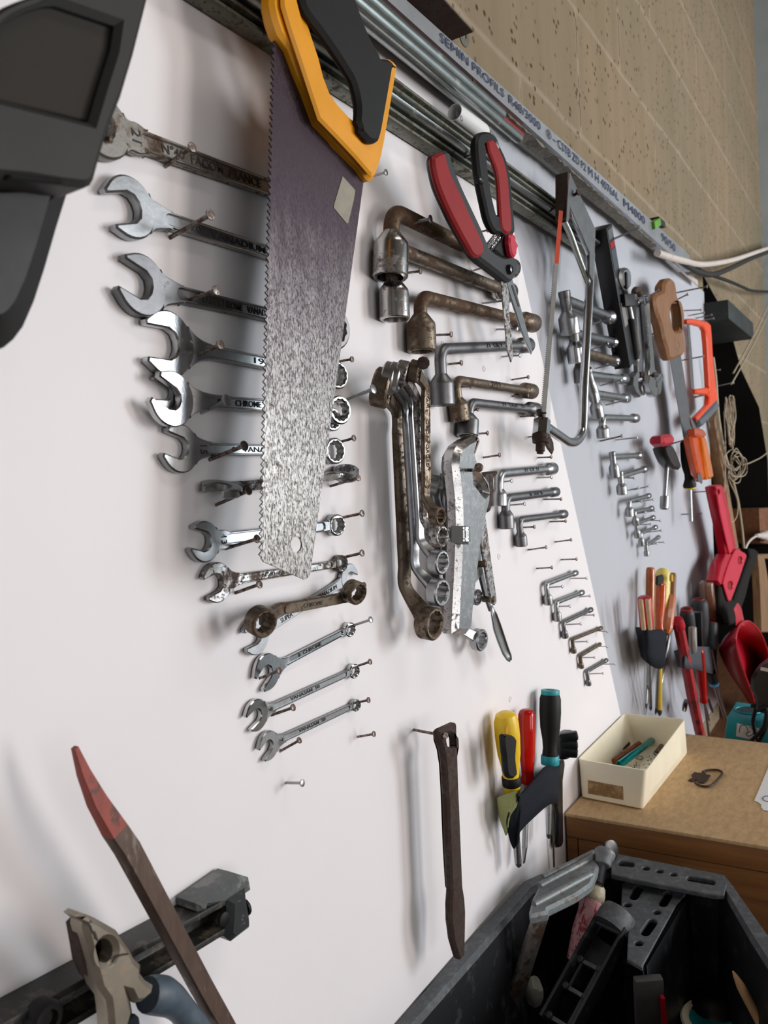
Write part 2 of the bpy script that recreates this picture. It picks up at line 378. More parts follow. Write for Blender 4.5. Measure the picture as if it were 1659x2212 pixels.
def block_mat():
    m, nt, b = _m('aerated_concrete_blocks'); tc = nd(nt, 'ShaderNodeTexCoord'); sx = nd(nt, 'ShaderNodeSeparateXYZ'); cx = nd(nt, 'ShaderNodeCombineXYZ')
    nt.links.new(tc.outputs['Object'], sx.inputs[0]); nt.links.new(sx.outputs['X'], cx.inputs[0]); nt.links.new(sx.outputs['Z'], cx.inputs[1])
    mp = nd(nt, 'ShaderNodeMapping'); mp.inputs['Location'].default_value = BLOCK_OFF; nt.links.new(cx.outputs[0], mp.inputs['Vector'])
    wob = nd(nt, 'ShaderNodeVectorMath', operation='SCALE'); nn = nd(nt, 'ShaderNodeTexNoise', Scale=9.0, Detail=3.0); nt.links.new(mp.outputs[0], nn.inputs['Vector'])
    nt.links.new(nn.outputs['Color'], wob.inputs[0]); wob.inputs['Scale'].default_value = .012
    ad = nd(nt, 'ShaderNodeVectorMath', operation='ADD'); nt.links.new(mp.outputs[0], ad.inputs[0]); nt.links.new(wob.outputs[0], ad.inputs[1])
    br = nd(nt, 'ShaderNodeTexBrick', Scale=1.0); nt.links.new(ad.outputs[0], br.inputs['Vector'])
    br.inputs['Brick Width'].default_value = .5; br.inputs['Row Height'].default_value = .2; br.inputs['Mortar Size'].default_value = .008; br.inputs['Mortar Smooth'].default_value = 1.0
    br.inputs['Color1'].default_value = s2l(140, 124, 104) + (1,); br.inputs['Color2'].default_value = s2l(133, 121, 102) + (1,); br.inputs['Mortar'].default_value = s2l(152, 140, 123) + (1,)
    big = ramp(nt, noise(nt, mp.outputs[0], 2.2, 4), [(.3, (.86, .9, .86)), (.7, (1.06, 1.0, .96))])
    st = nd(nt, 'ShaderNodeMapping'); st.inputs['Scale'].default_value = (6, .5, 1); nt.links.new(mp.outputs[0], st.inputs['Vector'])
    streak = ramp(nt, noise(nt, st.outputs[0], 3, 4), [(.3, (.84, .86, .84)), (.62, (1, 1, 1))])
    sy = nd(nt, 'ShaderNodeSeparateXYZ'); nt.links.new(ad.outputs[0], sy.inputs[0])
    dv = nd(nt, 'ShaderNodeMath', operation='DIVIDE'); nt.links.new(sy.outputs['Y'], dv.inputs[0]); dv.inputs[1].default_value = .2
    fr_ = nd(nt, 'ShaderNodeMath', operation='FRACT'); nt.links.new(dv.outputs[0], fr_.inputs[0])
    pp = nd(nt, 'ShaderNodeMath', operation='PINGPONG'); nt.links.new(fr_.outputs[0], pp.inputs[0]); pp.inputs[1].default_value = .5
    nb_ = ramp(nt, pp.outputs[0], [(.06, 0.0), (.08, 1.0)])
    hj = mix(nt, 1.0, ramp(nt, br.outputs['Fac'], [(.8, 0.0), (.95, 1.0)]), nb_, 'MULTIPLY')
    hj = mix(nt, 1.0, hj, ramp(nt, noise(nt, mp.outputs[0], 14, 3), [(.42, 0.0), (.5, 1.0)]), 'MULTIPLY')
    pn = nd(nt, 'ShaderNodeTexVoronoi', Scale=60.0); nt.links.new(mp.outputs[0], pn.inputs['Vector'])
    pits = ramp(nt, pn.outputs['Distance'], [(.14, (.28, .2, .15)), (.3, (1, 1, 1))])
    gate = ramp(nt, noise(nt, mp.outputs[0], 26, 3), [(.44, 0.0), (.54, 1.0)])
    c = mix(nt, 1.0, mix(nt, 1.0, br.outputs['Color'], big, 'MULTIPLY'), streak, 'MULTIPLY')
    c = mix(nt, hj, c, s2l(84, 66, 50))
    nt.links.new(mix(nt, gate, c, mix(nt, 1.0, c, pits, 'MULTIPLY')), b.inputs['Base Color'])
    b.inputs['Roughness'].default_value = .95; b.inputs['Specular IOR Level'].default_value = .15
    bump(nt, b, noise(nt, mp.outputs[0], 160, 4), .35, .002); return m
BLOCK_OFF = (-.04, .035, 0)

def blade_mat():
    """hand saw blade: purplish grey near the handle, spotted bright steel towards the tip; the fade paints in a dark reflection, the spots are wear"""
    m, nt, b = _m('spotted_saw_blade'); tc = nd(nt, 'ShaderNodeTexCoord'); sx = nd(nt, 'ShaderNodeSeparateXYZ'); nt.links.new(tc.outputs['Object'], sx.inputs[0])
    mp = nd(nt, 'ShaderNodeMapping'); mp.inputs['Scale'].default_value = (3.2, 1, 1); nt.links.new(tc.outputs['Object'], mp.inputs['Vector']); v = mp.outputs[0]
    n1 = noise(nt, v, 360, 6, .78); n2 = noise(nt, v, 30, 4)
    spots = ramp(nt, n1, [(.43, 1.0), (.53, 0.0)])
    pos = nd(nt, 'ShaderNodeMapRange'); nt.links.new(sx.outputs['Z'], pos.inputs['Value'])
    pos.inputs['From Min'].default_value = BLADE_Z[0]; pos.inputs['From Max'].default_value = BLADE_Z[1]
    addn = nd(nt, 'ShaderNodeMath', operation='MULTIPLY_ADD'); nt.links.new(n2, addn.inputs[0]); addn.inputs[1].default_value = .5; nt.links.new(pos.outputs[0], addn.inputs[2])
    up = ramp(nt, addn.outputs[0], [(.35, 0.0), (1.15, 1.0)])  # darkens the upper blade, painting in the reflection of a dark ceiling
    low = mix(nt, spots, s2l(150, 147, 143), s2l(70, 60, 53))
    high = mix(nt, spots, s2l(80, 67, 74), s2l(52, 41, 48))
    nt.links.new(mix(nt, up, low, high), b.inputs['Base Color'])
    mt = nd(nt, 'ShaderNodeMapRange'); nt.links.new(spots, mt.inputs['Value']); mt.inputs['To Min'].default_value = .95; mt.inputs['To Max'].default_value = .45; nt.links.new(mt.outputs[0], b.inputs['Metallic'])
    rg = nd(nt, 'ShaderNodeMapRange'); nt.links.new(spots, rg.inputs['Value']); rg.inputs['To Min'].default_value = .36; rg.inputs['To Max'].default_value = .6; nt.links.new(rg.outputs[0], b.inputs['Roughness'])
    bump(nt, b, n1, .12, .0004); return m
BLADE_Z = (-.1, .1)
# ---------------------------------------------------------------- camera
cam = bpy.data.cameras.new('camera'); co = bpy.data.objects.new('camera', cam); C.objects.link(co)
cam.sensor_fit = 'HORIZONTAL'; cam.sensor_width = 36.0; cam.lens = F / 1659 * 36
co.matrix_world = Matrix(((RIGHT.x, -DOWN.x, -FWD.x, CAM.x), (RIGHT.y, -DOWN.y, -FWD.y, CAM.y), (RIGHT.z, -DOWN.z, -FWD.z, CAM.z), (0, 0, 0, 1)))
cam.clip_start = .02
cam.dof.use_dof = True; cam.dof.focus_distance = .72; cam.dof.aperture_fstop = 18
bpy.context.scene.camera = co
sc = bpy.context.scene
sc.view_settings.view_transform = 'Standard'; sc.view_settings.look = 'None'; sc.view_settings.gamma = 1.0; sc.view_settings.exposure = -0.12
sc.cycles.use_denoising = True
sc.cycles.max_bounces = 8; sc.cycles.diffuse_bounces = 4; sc.cycles.transmission_bounces = 6; sc.cycles.caustics_reflective = False; sc.cycles.caustics_refractive = False
w = bpy.data.worlds.new('world'); sc.world = w; w.use_nodes = True
w.node_tree.nodes['Background'].inputs[0].default_value = (.75, .85, 1, 1); w.node_tree.nodes['Background'].inputs[1].default_value = .6

# ---------------------------------------------------------------- room shell
YR = -3.0                                      # room side of the far (window) wall
XE = 3.5                                       # end wall
Mblock = block_mat()
# blocks: course line through bed1, head joints through the photographed ones
def hexa(x0, x1, y0, y1, z0, z1): return MB().box(((x0 + x1) / 2, (y0 + y1) / 2, (z0 + z1) / 2), ((x1 - x0) / 2, 0, 0), (0, (y1 - y0) / 2, 0), (0, 0, (z1 - z0) / 2))
nb = -.02
opening = [P(1526, 600, nb), P(1560, 668, nb), P(1580, 694, nb), P(1584, 735, nb), P(1602, 800, nb), P(1640, 880, nb)]
ol = [(p.x, p.z) for p in opening]
ol = [(2.26, .62)] + [(2.26, ol[0][1])] + ol[1:] + [(3.45, ol[-1][1] - .2), (3.45, .62)]
wl = plate([[(-2.2, 0), (XE, 0), (XE, 3.7), (-2.2, 3.7)], ol], .22, 0, (Vector((0, .24, 0)), U, V, N))
struct('wall_left', wl, Mblock)
Mplas = plastic('grey_render', (184, 182, 178), .9, .08, 8, .1, spec=.2)
Mplas2 = plastic('blue_grey_render', (168, 178, 182), .9, .08, 8, .1, spec=.2)
Mdark = plastic('recess_shade_black', (17, 15, 14), .9, .3, 12, .1, spec=.2)  # near-black: the shade inside the recess is put into this colour
struct('floor', hexa(-2.2, XE, YR, 1.2, -.1, 0), plastic('concrete_floor', (120, 116, 110), .8, .15, 6))
struct('ceiling', hexa(-2.2, XE, YR, 1.2, 3.7, 3.8), plastic('old_ceiling', (110, 98, 84), .9, .1, 6))
struct('wall_back', hexa(XE, XE + .1, YR, .24, 0, 3.7), Mplas2)
struct('wall_front', hexa(-2.3, -2.2, YR, .24, 0, 3.7), Mplas)
# recess behind the opening
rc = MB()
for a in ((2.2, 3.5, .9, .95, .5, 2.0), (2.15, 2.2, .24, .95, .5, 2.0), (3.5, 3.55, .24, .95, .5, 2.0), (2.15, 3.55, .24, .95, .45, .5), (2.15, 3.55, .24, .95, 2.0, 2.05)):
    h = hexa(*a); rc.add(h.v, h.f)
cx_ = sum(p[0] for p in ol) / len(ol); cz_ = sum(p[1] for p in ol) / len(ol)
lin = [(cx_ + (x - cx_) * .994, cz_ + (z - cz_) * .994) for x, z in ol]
rc.loft([[Vector((x, y, z)) for x, z in q] for y, q in ((.0205, lin), (.24, lin))], cap=False)  # sleeve added over the block reveals to carry the painted shade
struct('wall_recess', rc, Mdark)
# window wall with its two openings, plus one added for fill light
W1 = (2.48, 3.46, 1.0, 2.5); W2 = (1.35, 2.1, .5, 2.1); W_FILL = (-1.7, .3, .7, 2.0)
hole = lambda w: [(w[0], w[2]), (w[1], w[2]), (w[1], w[3]), (w[0], w[3])]
struct('wall_right', plate([[(-2.2, 0), (XE, 0), (XE, 3.7), (-2.2, 3.7)], hole(W1), hole(W2), hole(W_FILL)], .12, 0, (Vector((0, YR + .0, 0)), U, V, N)), Mplas)
Mfr = plastic('window_frame_paint', (222, 222, 218), .5)
for i, w_ in enumerate((W1, W2, W_FILL)):
    x0, x1, z0, z1 = w_; fm = MB(); t = .03
    for a in ((x0, x0 + t, z0, z1), (x1 - t, x1, z0, z1), (x0, x1, z0, z0 + t), (x0, x1, z1 - t, z1)):
        h = hexa(a[0], a[1], YR - .08, YR - .03, a[2], a[3]); fm.add(h.v, h.f)
    struct('window_%d' % (i + 1), fm, Mfr)  # the last frame belongs to the added fill opening
def area(name, wn, col, power, y):
    l = bpy.data.lights.new(name, 'AREA'); l.shape = 'RECTANGLE'; l.size = wn[1] - wn[0] - .06; l.size_y = wn[3] - wn[2] - .06; l.energy = power; l.color = col
    o = bpy.data.objects.new(name, l); C.objects.link(o); o.location = ((wn[0] + wn[1]) / 2, y, (wn[2] + wn[3]) / 2)
    o.rotation_euler = (PI / 2, 0, 0); return o
area('daylight_through_window', W1, (.90, .95, 1.0), 76, YR - .02)
area('daylight_through_door', W2, (1.0, .91, .85), 40, YR - .02)
area('left_fill_light', W_FILL, (1.0, .96, .93), 19, YR - .02)  # added fill, brightens the left of the board

ll_ = area('overhead_fill_light', (0, 1.3, 0, .5), (1.0, .95, .88), 14, 0); ll_.location = (1.0, -1.5, 3.55); ll_.rotation_euler = (0, 0, 0)  # added unseen fill from above, brightens tops and level surfaces
# ---------------------------------------------------------------- tool boards
T = .009
e0, e1 = P(1061, 274, 0), P(1340, 1540, 0)
k = (e1.x - e0.x) / (e1.z - e0.z); ex = lambda z: e0.x + k * (z - e0.z)
zt, zb = 1.868, .56  # sloping top coloured paler than the bracket front
bl = plate([[(-.75, zb), (ex(zb), zb), (ex(zt), zt), (-.75, zt)]], T, .0008, (Vector((0, T, 0)), U, V, N))
solo('tool_board', bl, M['boardL'], 'large white painted tool board with a slanting right edge behind most tools', 'board')
def torn(n0):   # ragged upper edge, following the photographed line
    pts = [(1090, 262), (1100, 268), (1130, 288), (1170, 322), (1220, 366), (1262, 405), (1300, 437), (1340, 468), (1372, 497), (1400, 520), (1430, 545), (1460, 568), (1490, 585)]
    out = []
    for i in range(len(pts) - 1):
        a, b = P(*pts[i], n0), P(*pts[i + 1], n0)
        for j in range(5):
            q = a.lerp(b, j / 5); out.append((q.x, q.z + random.uniform(-.0025, .0025)))
    return out
br_ = P(1527, 622, -T)
br2 = P(1545, 1180, -T)
zbR = P(1540, 1545, 0).z
right = [(.5, zbR), (2.21, zbR), (2.21, 1.862), (.5, 1.868)]
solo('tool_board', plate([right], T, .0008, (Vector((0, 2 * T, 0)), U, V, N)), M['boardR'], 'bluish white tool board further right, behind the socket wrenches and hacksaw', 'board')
# metal stud along the top of the boards, printed along its face
n = .03
bot = [(860, 26), (931, 90), (1013, 163), (1094, 239), (1200, 321), (1311, 424), (1380, 487), (1449, 548), (1480, 572)]
top = [(1490, 551), (1430, 493), (1316, 384), (1200, 282), (1080, 180), (977, 89), (880, 3)]
bz = sum(P(a, b, n).z for a, b in bot[1:]) / len(bot[1:])
x_end = P(1490, 551, n).x
tz = lambda x: 1.857 + (x - .73) * .017
prof = thing('metal_stud', 'galvanised metal stud printed with dark letters along the top of the boards', 'metal stud', (1.2, 0, 1.85))
fx = (x_end - .2) 
face = MB(); xs = [-.6, .2, .6, 1.0, 1.4, x_end]
face.loft([[Vector((x, -n - d, z)) for z, d in ((bz + .004, -.026), (bz, -.002), (bz, .0), (tz(x) - .002, 0), (tz(x), -.002), (tz(x), -.026))] for x in xs], cap=False, closed=False)
h = face; fo = part('face', h, metal('stud_zinc', (176, 178, 182), .42, .06, (120, 118, 112), 60, met=.75), prof)
md = fo.modifiers.new('t', 'SOLIDIFY'); md.thickness = .0008
def stud_text(s, px0, px1):
    a = P(*px0, n); b = P(*px1, n); zc = lambda x: (bz + tz(x)) / 2
    d = Vector((b.x - a.x, 0, zc(b.x) - zc(a.x)))
    o = Vector(((a.x + b.x) / 2, -n - .0012, zc((a.x + b.x) / 2)))
    t = text_mesh(s, (tz(o.x) - bz) * .62, .0003, frame(o, d, V), width=d.length)
    part('lettering', t, M['inkstud'], prof)
M['inkstud'] = plastic('dark_print', (62, 70, 96), .8, .3, 120)
stud_text('SEMIN PROFILS', (950, 92), (1088, 218)); stud_text('R48/3000', (1098, 222), (1166, 282))
stud_text('® – CSTB ZD P2', (1180, 290), (1265, 372)); stud_text('M H 4076AL', (1270, 375), (1335, 432)); stud_text('M4800', (1346, 442), (1392, 484)); stud_text('90/50', (1428, 516), (1458, 543))
# rough plasterboard edge showing under the stud
pts = [(930, 104), (1013, 176), (1094, 252), (1150, 300), (1200, 340), (1262, 395), (1330, 455), (1372, 492), (1420, 530), (1456, 560), (1490, 586)]
a = MB(); rings = []
for i in range(len(pts) - 1):
    p, q = P(*pts[i], .014), P(*pts[i + 1], .014)
    for j in range(9):
        c = p.lerp(q, j / 9); r = .006 + .003 * min(1, i / 3)
        rings.append([Vector((c.x, -.014 + dy, bz + .006 if dz > 0 else c.z - r + random.uniform(-.0022, .0022))) for dy, dz in ((-.012, 1), (-.010, -1), (.008, -1), (.012, 1))])
solo('insulation_strip', a.loft(rings), plastic('torn_grey_felt', (126, 122, 114), .95, .35, 160, .8, spec=.1), 'torn grey felt strip with a ragged edge under the metal stud', 'strip', ang=.3)
# spirit level lying on the stud, small bracket, dark channel at the top left
g = thing('spirit_level', 'spirit level lying on the stud, only its green vial end showing', 'level', P(1417, 482, .02))
part('vial', MB().bar(P(1408, 488, .03), P(1421, 480, .03), .012, .014).bevel(.002), M['led'], g)
part('body', MB().bar(P(1412, 476, .022), P(1426, 488, .022), .02, .012).bevel(.002), M['blackgloss'], g)
g = thing('metal_channel', 'dark open metal channel lying on the stud at the top', 'channel', P(940, 50, .01))
pa, pb = P(985, 84, .012), P(860, -45, .012)
part('channel', MB().loft([[c + Vector((0, y, z)) for y, z in ((-.02, 0), (.012, 0), (.012, .022), (.010, .022), (.010, .002), (-.02, .002))] for c in (pa, pb)]), M['darkrust'], g)
part('bracket', plate([arc(0, 0, .012, 0, 360, 16)[:-1], ngon(.001, .001, .004, 10)], .002, .0005, (P(1000, 78, -.005), U, V, N)), M['galvdull'], g)
# beam over the recess
bm_ = MB(); pa, pb = P(1500, 583, .0), P(1614, 690, .0)
zt_ = P(1600, 655, .0).z
solo('timber_beam', hexa(2.2, pb.x - .25, -.05, .2, P(1585, 697, .05).z, P(1614, 688, .05).z + .004).bevel(.002), M['beam'], 'dark green painted beam end above the black recess on the right', 'beam')
def nail(b, h, label, mat='nail', r=.0011, nmax=.075, hr=2.5, group=None, n=None):
    """nail driven into the board at pixel b with its head at pixel h"""
    B = P(*b, 0)
    if n is None:
        best = None
        for i in range(8, int(nmax * 1000) + 1):
            q = P(*h, i / 1000); d = math.hypot(q.x - B.x, q.z - B.z)
            if best is None or d < best[0]: best = (d, q)
        H = best[1]
    else: H = P(*h, n)
    t = (H - B).normalized(); m = MB()
    L = (H - B).length
    m.lathe(B - t * .008, H, [(0, r), (L + .008 - .0015, r), (L + .0083, r * hr), (L + .0092, r * hr), (L + .0096, r * hr * .7)], 10)
    return solo('nail', m, M[mat], label, 'nail', group)

def jaw_outline(r, h):
    o = arc(0, 0, r, 48, 312, 26)
    o += [(.86 * r, -.60 * r), (.82 * r, -h), (.0, -h), (-.24 * r, -h * .72), (-.34 * r, -h * .25), (-.34 * r, h * .25), (-.24 * r, h * .72), (.0, h), (.82 * r, h), (.86 * r, .60 * r)]
    return o
def prof_plate(stations, th, bev, fr, holes=()):
    """strip along local x with half widths"""
    up = cat([(x, w, 0) for x, w in stations], 4); o = [(p.x, -p.y) for p in up] + [(p.x, p.y) for p in reversed(up)]
    return plate([o] + list(holes), th, bev, fr)
def spanner(label, C, R, a, nv, r, rr, mat, th=.006, w=None, txt=None, num=None, group=None, name='combination_wrench', shaftmat=None, ringmat=None, s=None, letter='mark', rth=1.5, panel=True):
    """open jaw at C facing a, ring at R; nv is the out-facing normal, C and R lie on the back faces"""
    t = (R - C).normalized(); L = (R - C).length; v = nv.cross(t)
    g = thing(name, label, 'wrench', C, group)
    h = (s or .926 * r) / 2
    jw = part('open_jaw', plate([jaw_outline(r, h)], th, th * .16, frame(C, a, nv.cross(a))), M[mat], g)
    w = w or .25 * r; f = frame(C + nv * (th * .08), t, v); sm = M[shaftmat or mat]
    st = [(.70 * r, .70 * r), (1.0 * r, .5 * r), (1.35 * r, w * 1.45), (1.8 * r, w * 1.08), (2.3 * r, w), (L - 2.0 * rr, w * .9), (L - 1.3 * rr, w * .95), (L - .8 * rr, .62 * rr)]
    sh = part('shaft', prof_plate(st, th * (.62 if panel else .86), th * .2, f), sm, g)
    if panel:
        x0, x1 = 1.5 * r, L - 1.9 * rr
        f2 = frame(C + nv * (th * .08), t, v)
        st2 = [(.8 * r, .66 * r), (1.0 * r, .49 * r), (1.35 * r, w * 1.42), (1.8 * r, w * 1.06), (2.3 * r, w * .98), (L - 2.0 * rr, w * .88), (L - 1.3 * rr, w * .92), (L - .85 * rr, .58 * rr)]
        part('rim', prof_plate(st2, th * .86, th * .1, f2, [stadium(x0 + w * .5, x1 - w * .4, 0, w * .62)]), sm, sh)
        if txt:
            o = C + nv * (th * .74) + t * (x0 + (x1 - x0) * .42)
            part('lettering', text_mesh(txt, w * 1.25, .0003, frame(o, t, v), width=min((x1 - x0) * .62, len(txt) * w * 1.1), bold=.00004), M[letter], sh)
    if num:
        o = C + nv * (th * .97) + t * (1.22 * r)
        part('stamped_number', text_mesh(num, r * .52, .0003, frame(o, -v, t), bold=.00005), M['mark'], jw)
    zz = th * rth
    tilt = (t * .97 + nv * .24).normalized()
    fr = frame(R - nv * (zz - th) * .2, tilt, v)
    part('ring', plate([ngon(0, 0, rr, 36), star12(0, 0, rr * .70)], zz, zz * .14, fr), M[ringmat or mat], g)
    return g
def combo(label, z, T1, T2, ring, rh, mat, n0=.001, th=.006, **kw):
    """jaw tips and ring centre read off the photograph in the zoom frame z; rh ring height in that frame"""
    nf = n0 + th
    a1, a2 = P(*z(*T1), nf), P(*z(*T2), nf); R = P(*z(*ring), nf)
    s = (a1 - a2).length; mid = (a1 + a2) / 2; d = (a2 - a1).normalized(); a = N.cross(d)
    if a.dot(mid - R) < 0: a = -a
    r = s * kw.pop('rs', 1.08); Cc = mid - a * (.80 * r)
    q0, q1 = z(*ring), z(ring[0], ring[1] + rh)
    rr = (q1[1] - q0[1]) / 2 * mpp(R)
    back = N * th
    return spanner(label, Cc - back, R - back, a, N, r, rr, mat, th, s=s, **kw)

def lwrench(label, z, corner, far, sock, sw, sd, mat='satin', hmat=None, group=None, slen=None, fw=None, flen=1.1, nadd=.001, top=False, name='angled_socket_wrench', fbend=1.15):
    """bent tube: socket mouth at sock (width sw), corner, shaft (thickness sd) to the far end; pixels in zoom frame z"""
    kx = z(1, 0)[0] - z(0, 0)[0]
    c0 = P(*z(*corner), .01); ro = sw * kx / 2 * mpp(P(*z(*sock), .01)); n = ro + nadd
    A, B, D = P(*z(*corner), n), P(*z(*sock), n), P(*z(*far), n)
    ro = sw * kx / 2 * mpp(B); rt = sd * kx / 2 * mpp(A); rf = (fw * kx / 2 * mpp(D)) if fw else ro * .86
    g = thing(name, label, 'wrench', A, group)
    dn = (B - A).normalized(); rg = (D - A).normalized(); br = rt * 2 * fbend
    p1 = A + dn * br; p2 = A + rg * br
    bend = [p1 * (1 - t) ** 2 + A * 2 * t * (1 - t) + p2 * t * t for t in [i / 8 for i in range(9)]]
    slen = (slen * kx * mpp(B)) if slen else ro * 2.1
    LD = (D - A).length
    path = [B - dn * slen * .8] + bend + [A + rg * (LD - ro * flen * .6)]
    if top: path = [A - dn * rt * 1.1, B - dn * slen * .8]
    tb = MB().tube(path, rt, 18)
    if top:
        tb.tube([A + rg * rt * .2, D - rg * ro * .5], rt, 18)
        tb.lathe(A - dn * rt * 1.6, B, [(rt * .5, rt * .75), (0, rt * .8), (0, rt * 1.08), (rt * .7, rt * 1.08), (rt * 1.2, rt)], 18, cap=True)
    part('handle', tb, M[hmat or mat], g)
    sk = MB().lathe(B, A, [(min(slen * .5, .02), ro * .66), (0, ro * .74), (0, ro * .93), (ro * .08, ro), (slen * .66, ro), (slen * .74, ro * .97), (slen, rt * 1.02)], 24, 0)
    part('socket', sk, M[mat], g)
    rf *= .94; fl = rf * 3.2
    fe = MB().lathe(D, A, [(rf * .5, rf * .6), (0, rf * .7), (0, rf * .93), (rf * .1, rf), (fl * .78, rf), (fl * .82, rf * .97), (fl, rt)], 22)
    part('end_socket', fe, M[mat], g)
    return g
WG = 'combination wrenches hung along the left of the white board'
def w_(label, *a, **k): return combo(label, *a, group=WG, **k)
w_('largest combination wrench at the top, stamped 21, half hidden by the black tool', zA, (514, 571), (482, 731), (1960, 1238), 300, 'greyrust', th=.008, txt='N°40  FACOM  FRANCE', num='21', w=.0066, ringmat='satin')
w_('second combination wrench from the top, shiny jaw with brown spots', zA, (645, 1150), (700, 1335), (1985, 1620), 280, 'satin', th=.0075, txt='20   VANADIUM', w=.0052)
w_('third wrench from the top, dull grey with a scratched flat jaw', zA, (755, 1545), (720, 1705), (1990, 1960), 270, 'grey', th=.0075, txt='o   VANACHROME   VANADIUM', w=.0052)
w_('fourth wrench from the top, blank white-shining jaw, ring seen edge-on right of the saw', zE, (305, 255), (315, 432), (1352, 540), 155, 'chrome', th=.007, txt='19', w=.0048, shaftmat='satin')
w_('matt wrench tucked behind the wrench with the numbered shining jaw', zE, (345, 560), (352, 668), (1325, 782), 130, 'satin', th=.0045, rs=1.0, panel=False)
w_('fifth wrench from the top, shining jaw resting on a thick smooth nail', zE, (375, 545), (335, 657), (1366, 730), 160, 'chrome', n0=.0065, th=.006, txt='8  17  CHROME  VANADIUM', w=.0048, shaftmat='satin', rs=1.22)
w_('sixth wrench from the top, stamped 15, satin jaw with a dark rim', zE, (420, 850), (400, 965), (1340, 955), 145, 'satin', th=.006, txt='6   VANADIUM', num='15', w=.0042, rs=1.15)
w_('satin wrench stamped 13 with its jaw tilted down, beside the saw tip', zF, (125, 420), (105, 540), (1030, 395), 138, 'satin', th=.006, txt='440', num='13', w=.0046, rs=1.1)
w_('rust flecked wrench stamped 11 lying under the tip of the saw', zF, (185, 745), (212, 855), (1058, 640), 108, 'spotted', th=.005, txt='N°40  FACOM', num='11', w=.0034, rs=1.12)
w_('small bright wrench with a nail head across its jaw', zF, (518, 1378), (562, 1440), (1114, 1060), 92, 'chrome', th=.0042, txt='8  CHROME', w=.003, rs=1.25)
w_('small wrench stamped 9, last but one at the bottom of the row', zF, (458, 1625), (485, 1695), (1140, 1325), 92, 'chrome', th=.0042, txt='VANASAM  50', num='9', w=.003, rs=1.2, shaftmat='satin')
w_('smallest combination wrench stamped 7 at the bottom of the row', zF, (540, 1832), (570, 1888), (1152, 1543), 76, 'satin', th=.004, txt='VANASAM  50', num='7', w=.0028, rs=1.2)
# the wrench turned on its edge
Cw, Rw = P(*zF(290, 195), .012), P(*zF(1085, 95), .011)
tt = (Rw - Cw).normalized(); nv = (V * .95 + N * .30); nv = (nv - tt * nv.dot(tt)).normalized()
spanner('dark wrench turned on edge between the wrenches stamped 15 and 13', Cw, Rw, (-tt + nv.cross(tt) * -.25).normalized(), nv, .0135, .0105, 'satin', .0062, group=WG, shaftmat='spotted', w=.0042)
# double open ended wrench behind the browned ring wrench
A0, B0 = P(*zF(515, 1105), .005), P(*zF(1110, 735), .005)
g = thing('open_ended_wrench', 'thin double open-ended wrench slanting behind the browned offset ring wrench', 'wrench', A0)
t = (B0 - A0).normalized(); v = N.cross(t); L = (B0 - A0).length
part('open_jaw', plate([jaw_outline(.0135, .0055)], .0042, .0006, frame(A0 - N * .004, (-t * .95 + v * .1), N.cross(-t * .95 + v * .1))), M['satin'], g)
part('open_jaw', plate([jaw_outline(.0125, .0055)], .0042, .0006, frame(B0 - N * .004, (t * .8 - v * .55), N.cross(t * .8 - v * .55))), M['satin'], g, 'open jaw with pointed prongs at the right')
part('shaft', prof_plate([(.009, .009), (.016, .0042), (.024, .0036), (L - .02, .0036), (L - .009, .0085)], .0036, .0008, frame(A0 - N * .0038, t, v)), M['satin'], g)
part('lettering', text_mesh('SUPER', .0052, .0004, frame(A0 + t * .035 - N * .0001, t, v)), M['mark'], g)
part('lettering', text_mesh('VANADIUM', .0052, .0004, frame(B0 - t * .033 - N * .0001, t, v)), M['mark'], g)
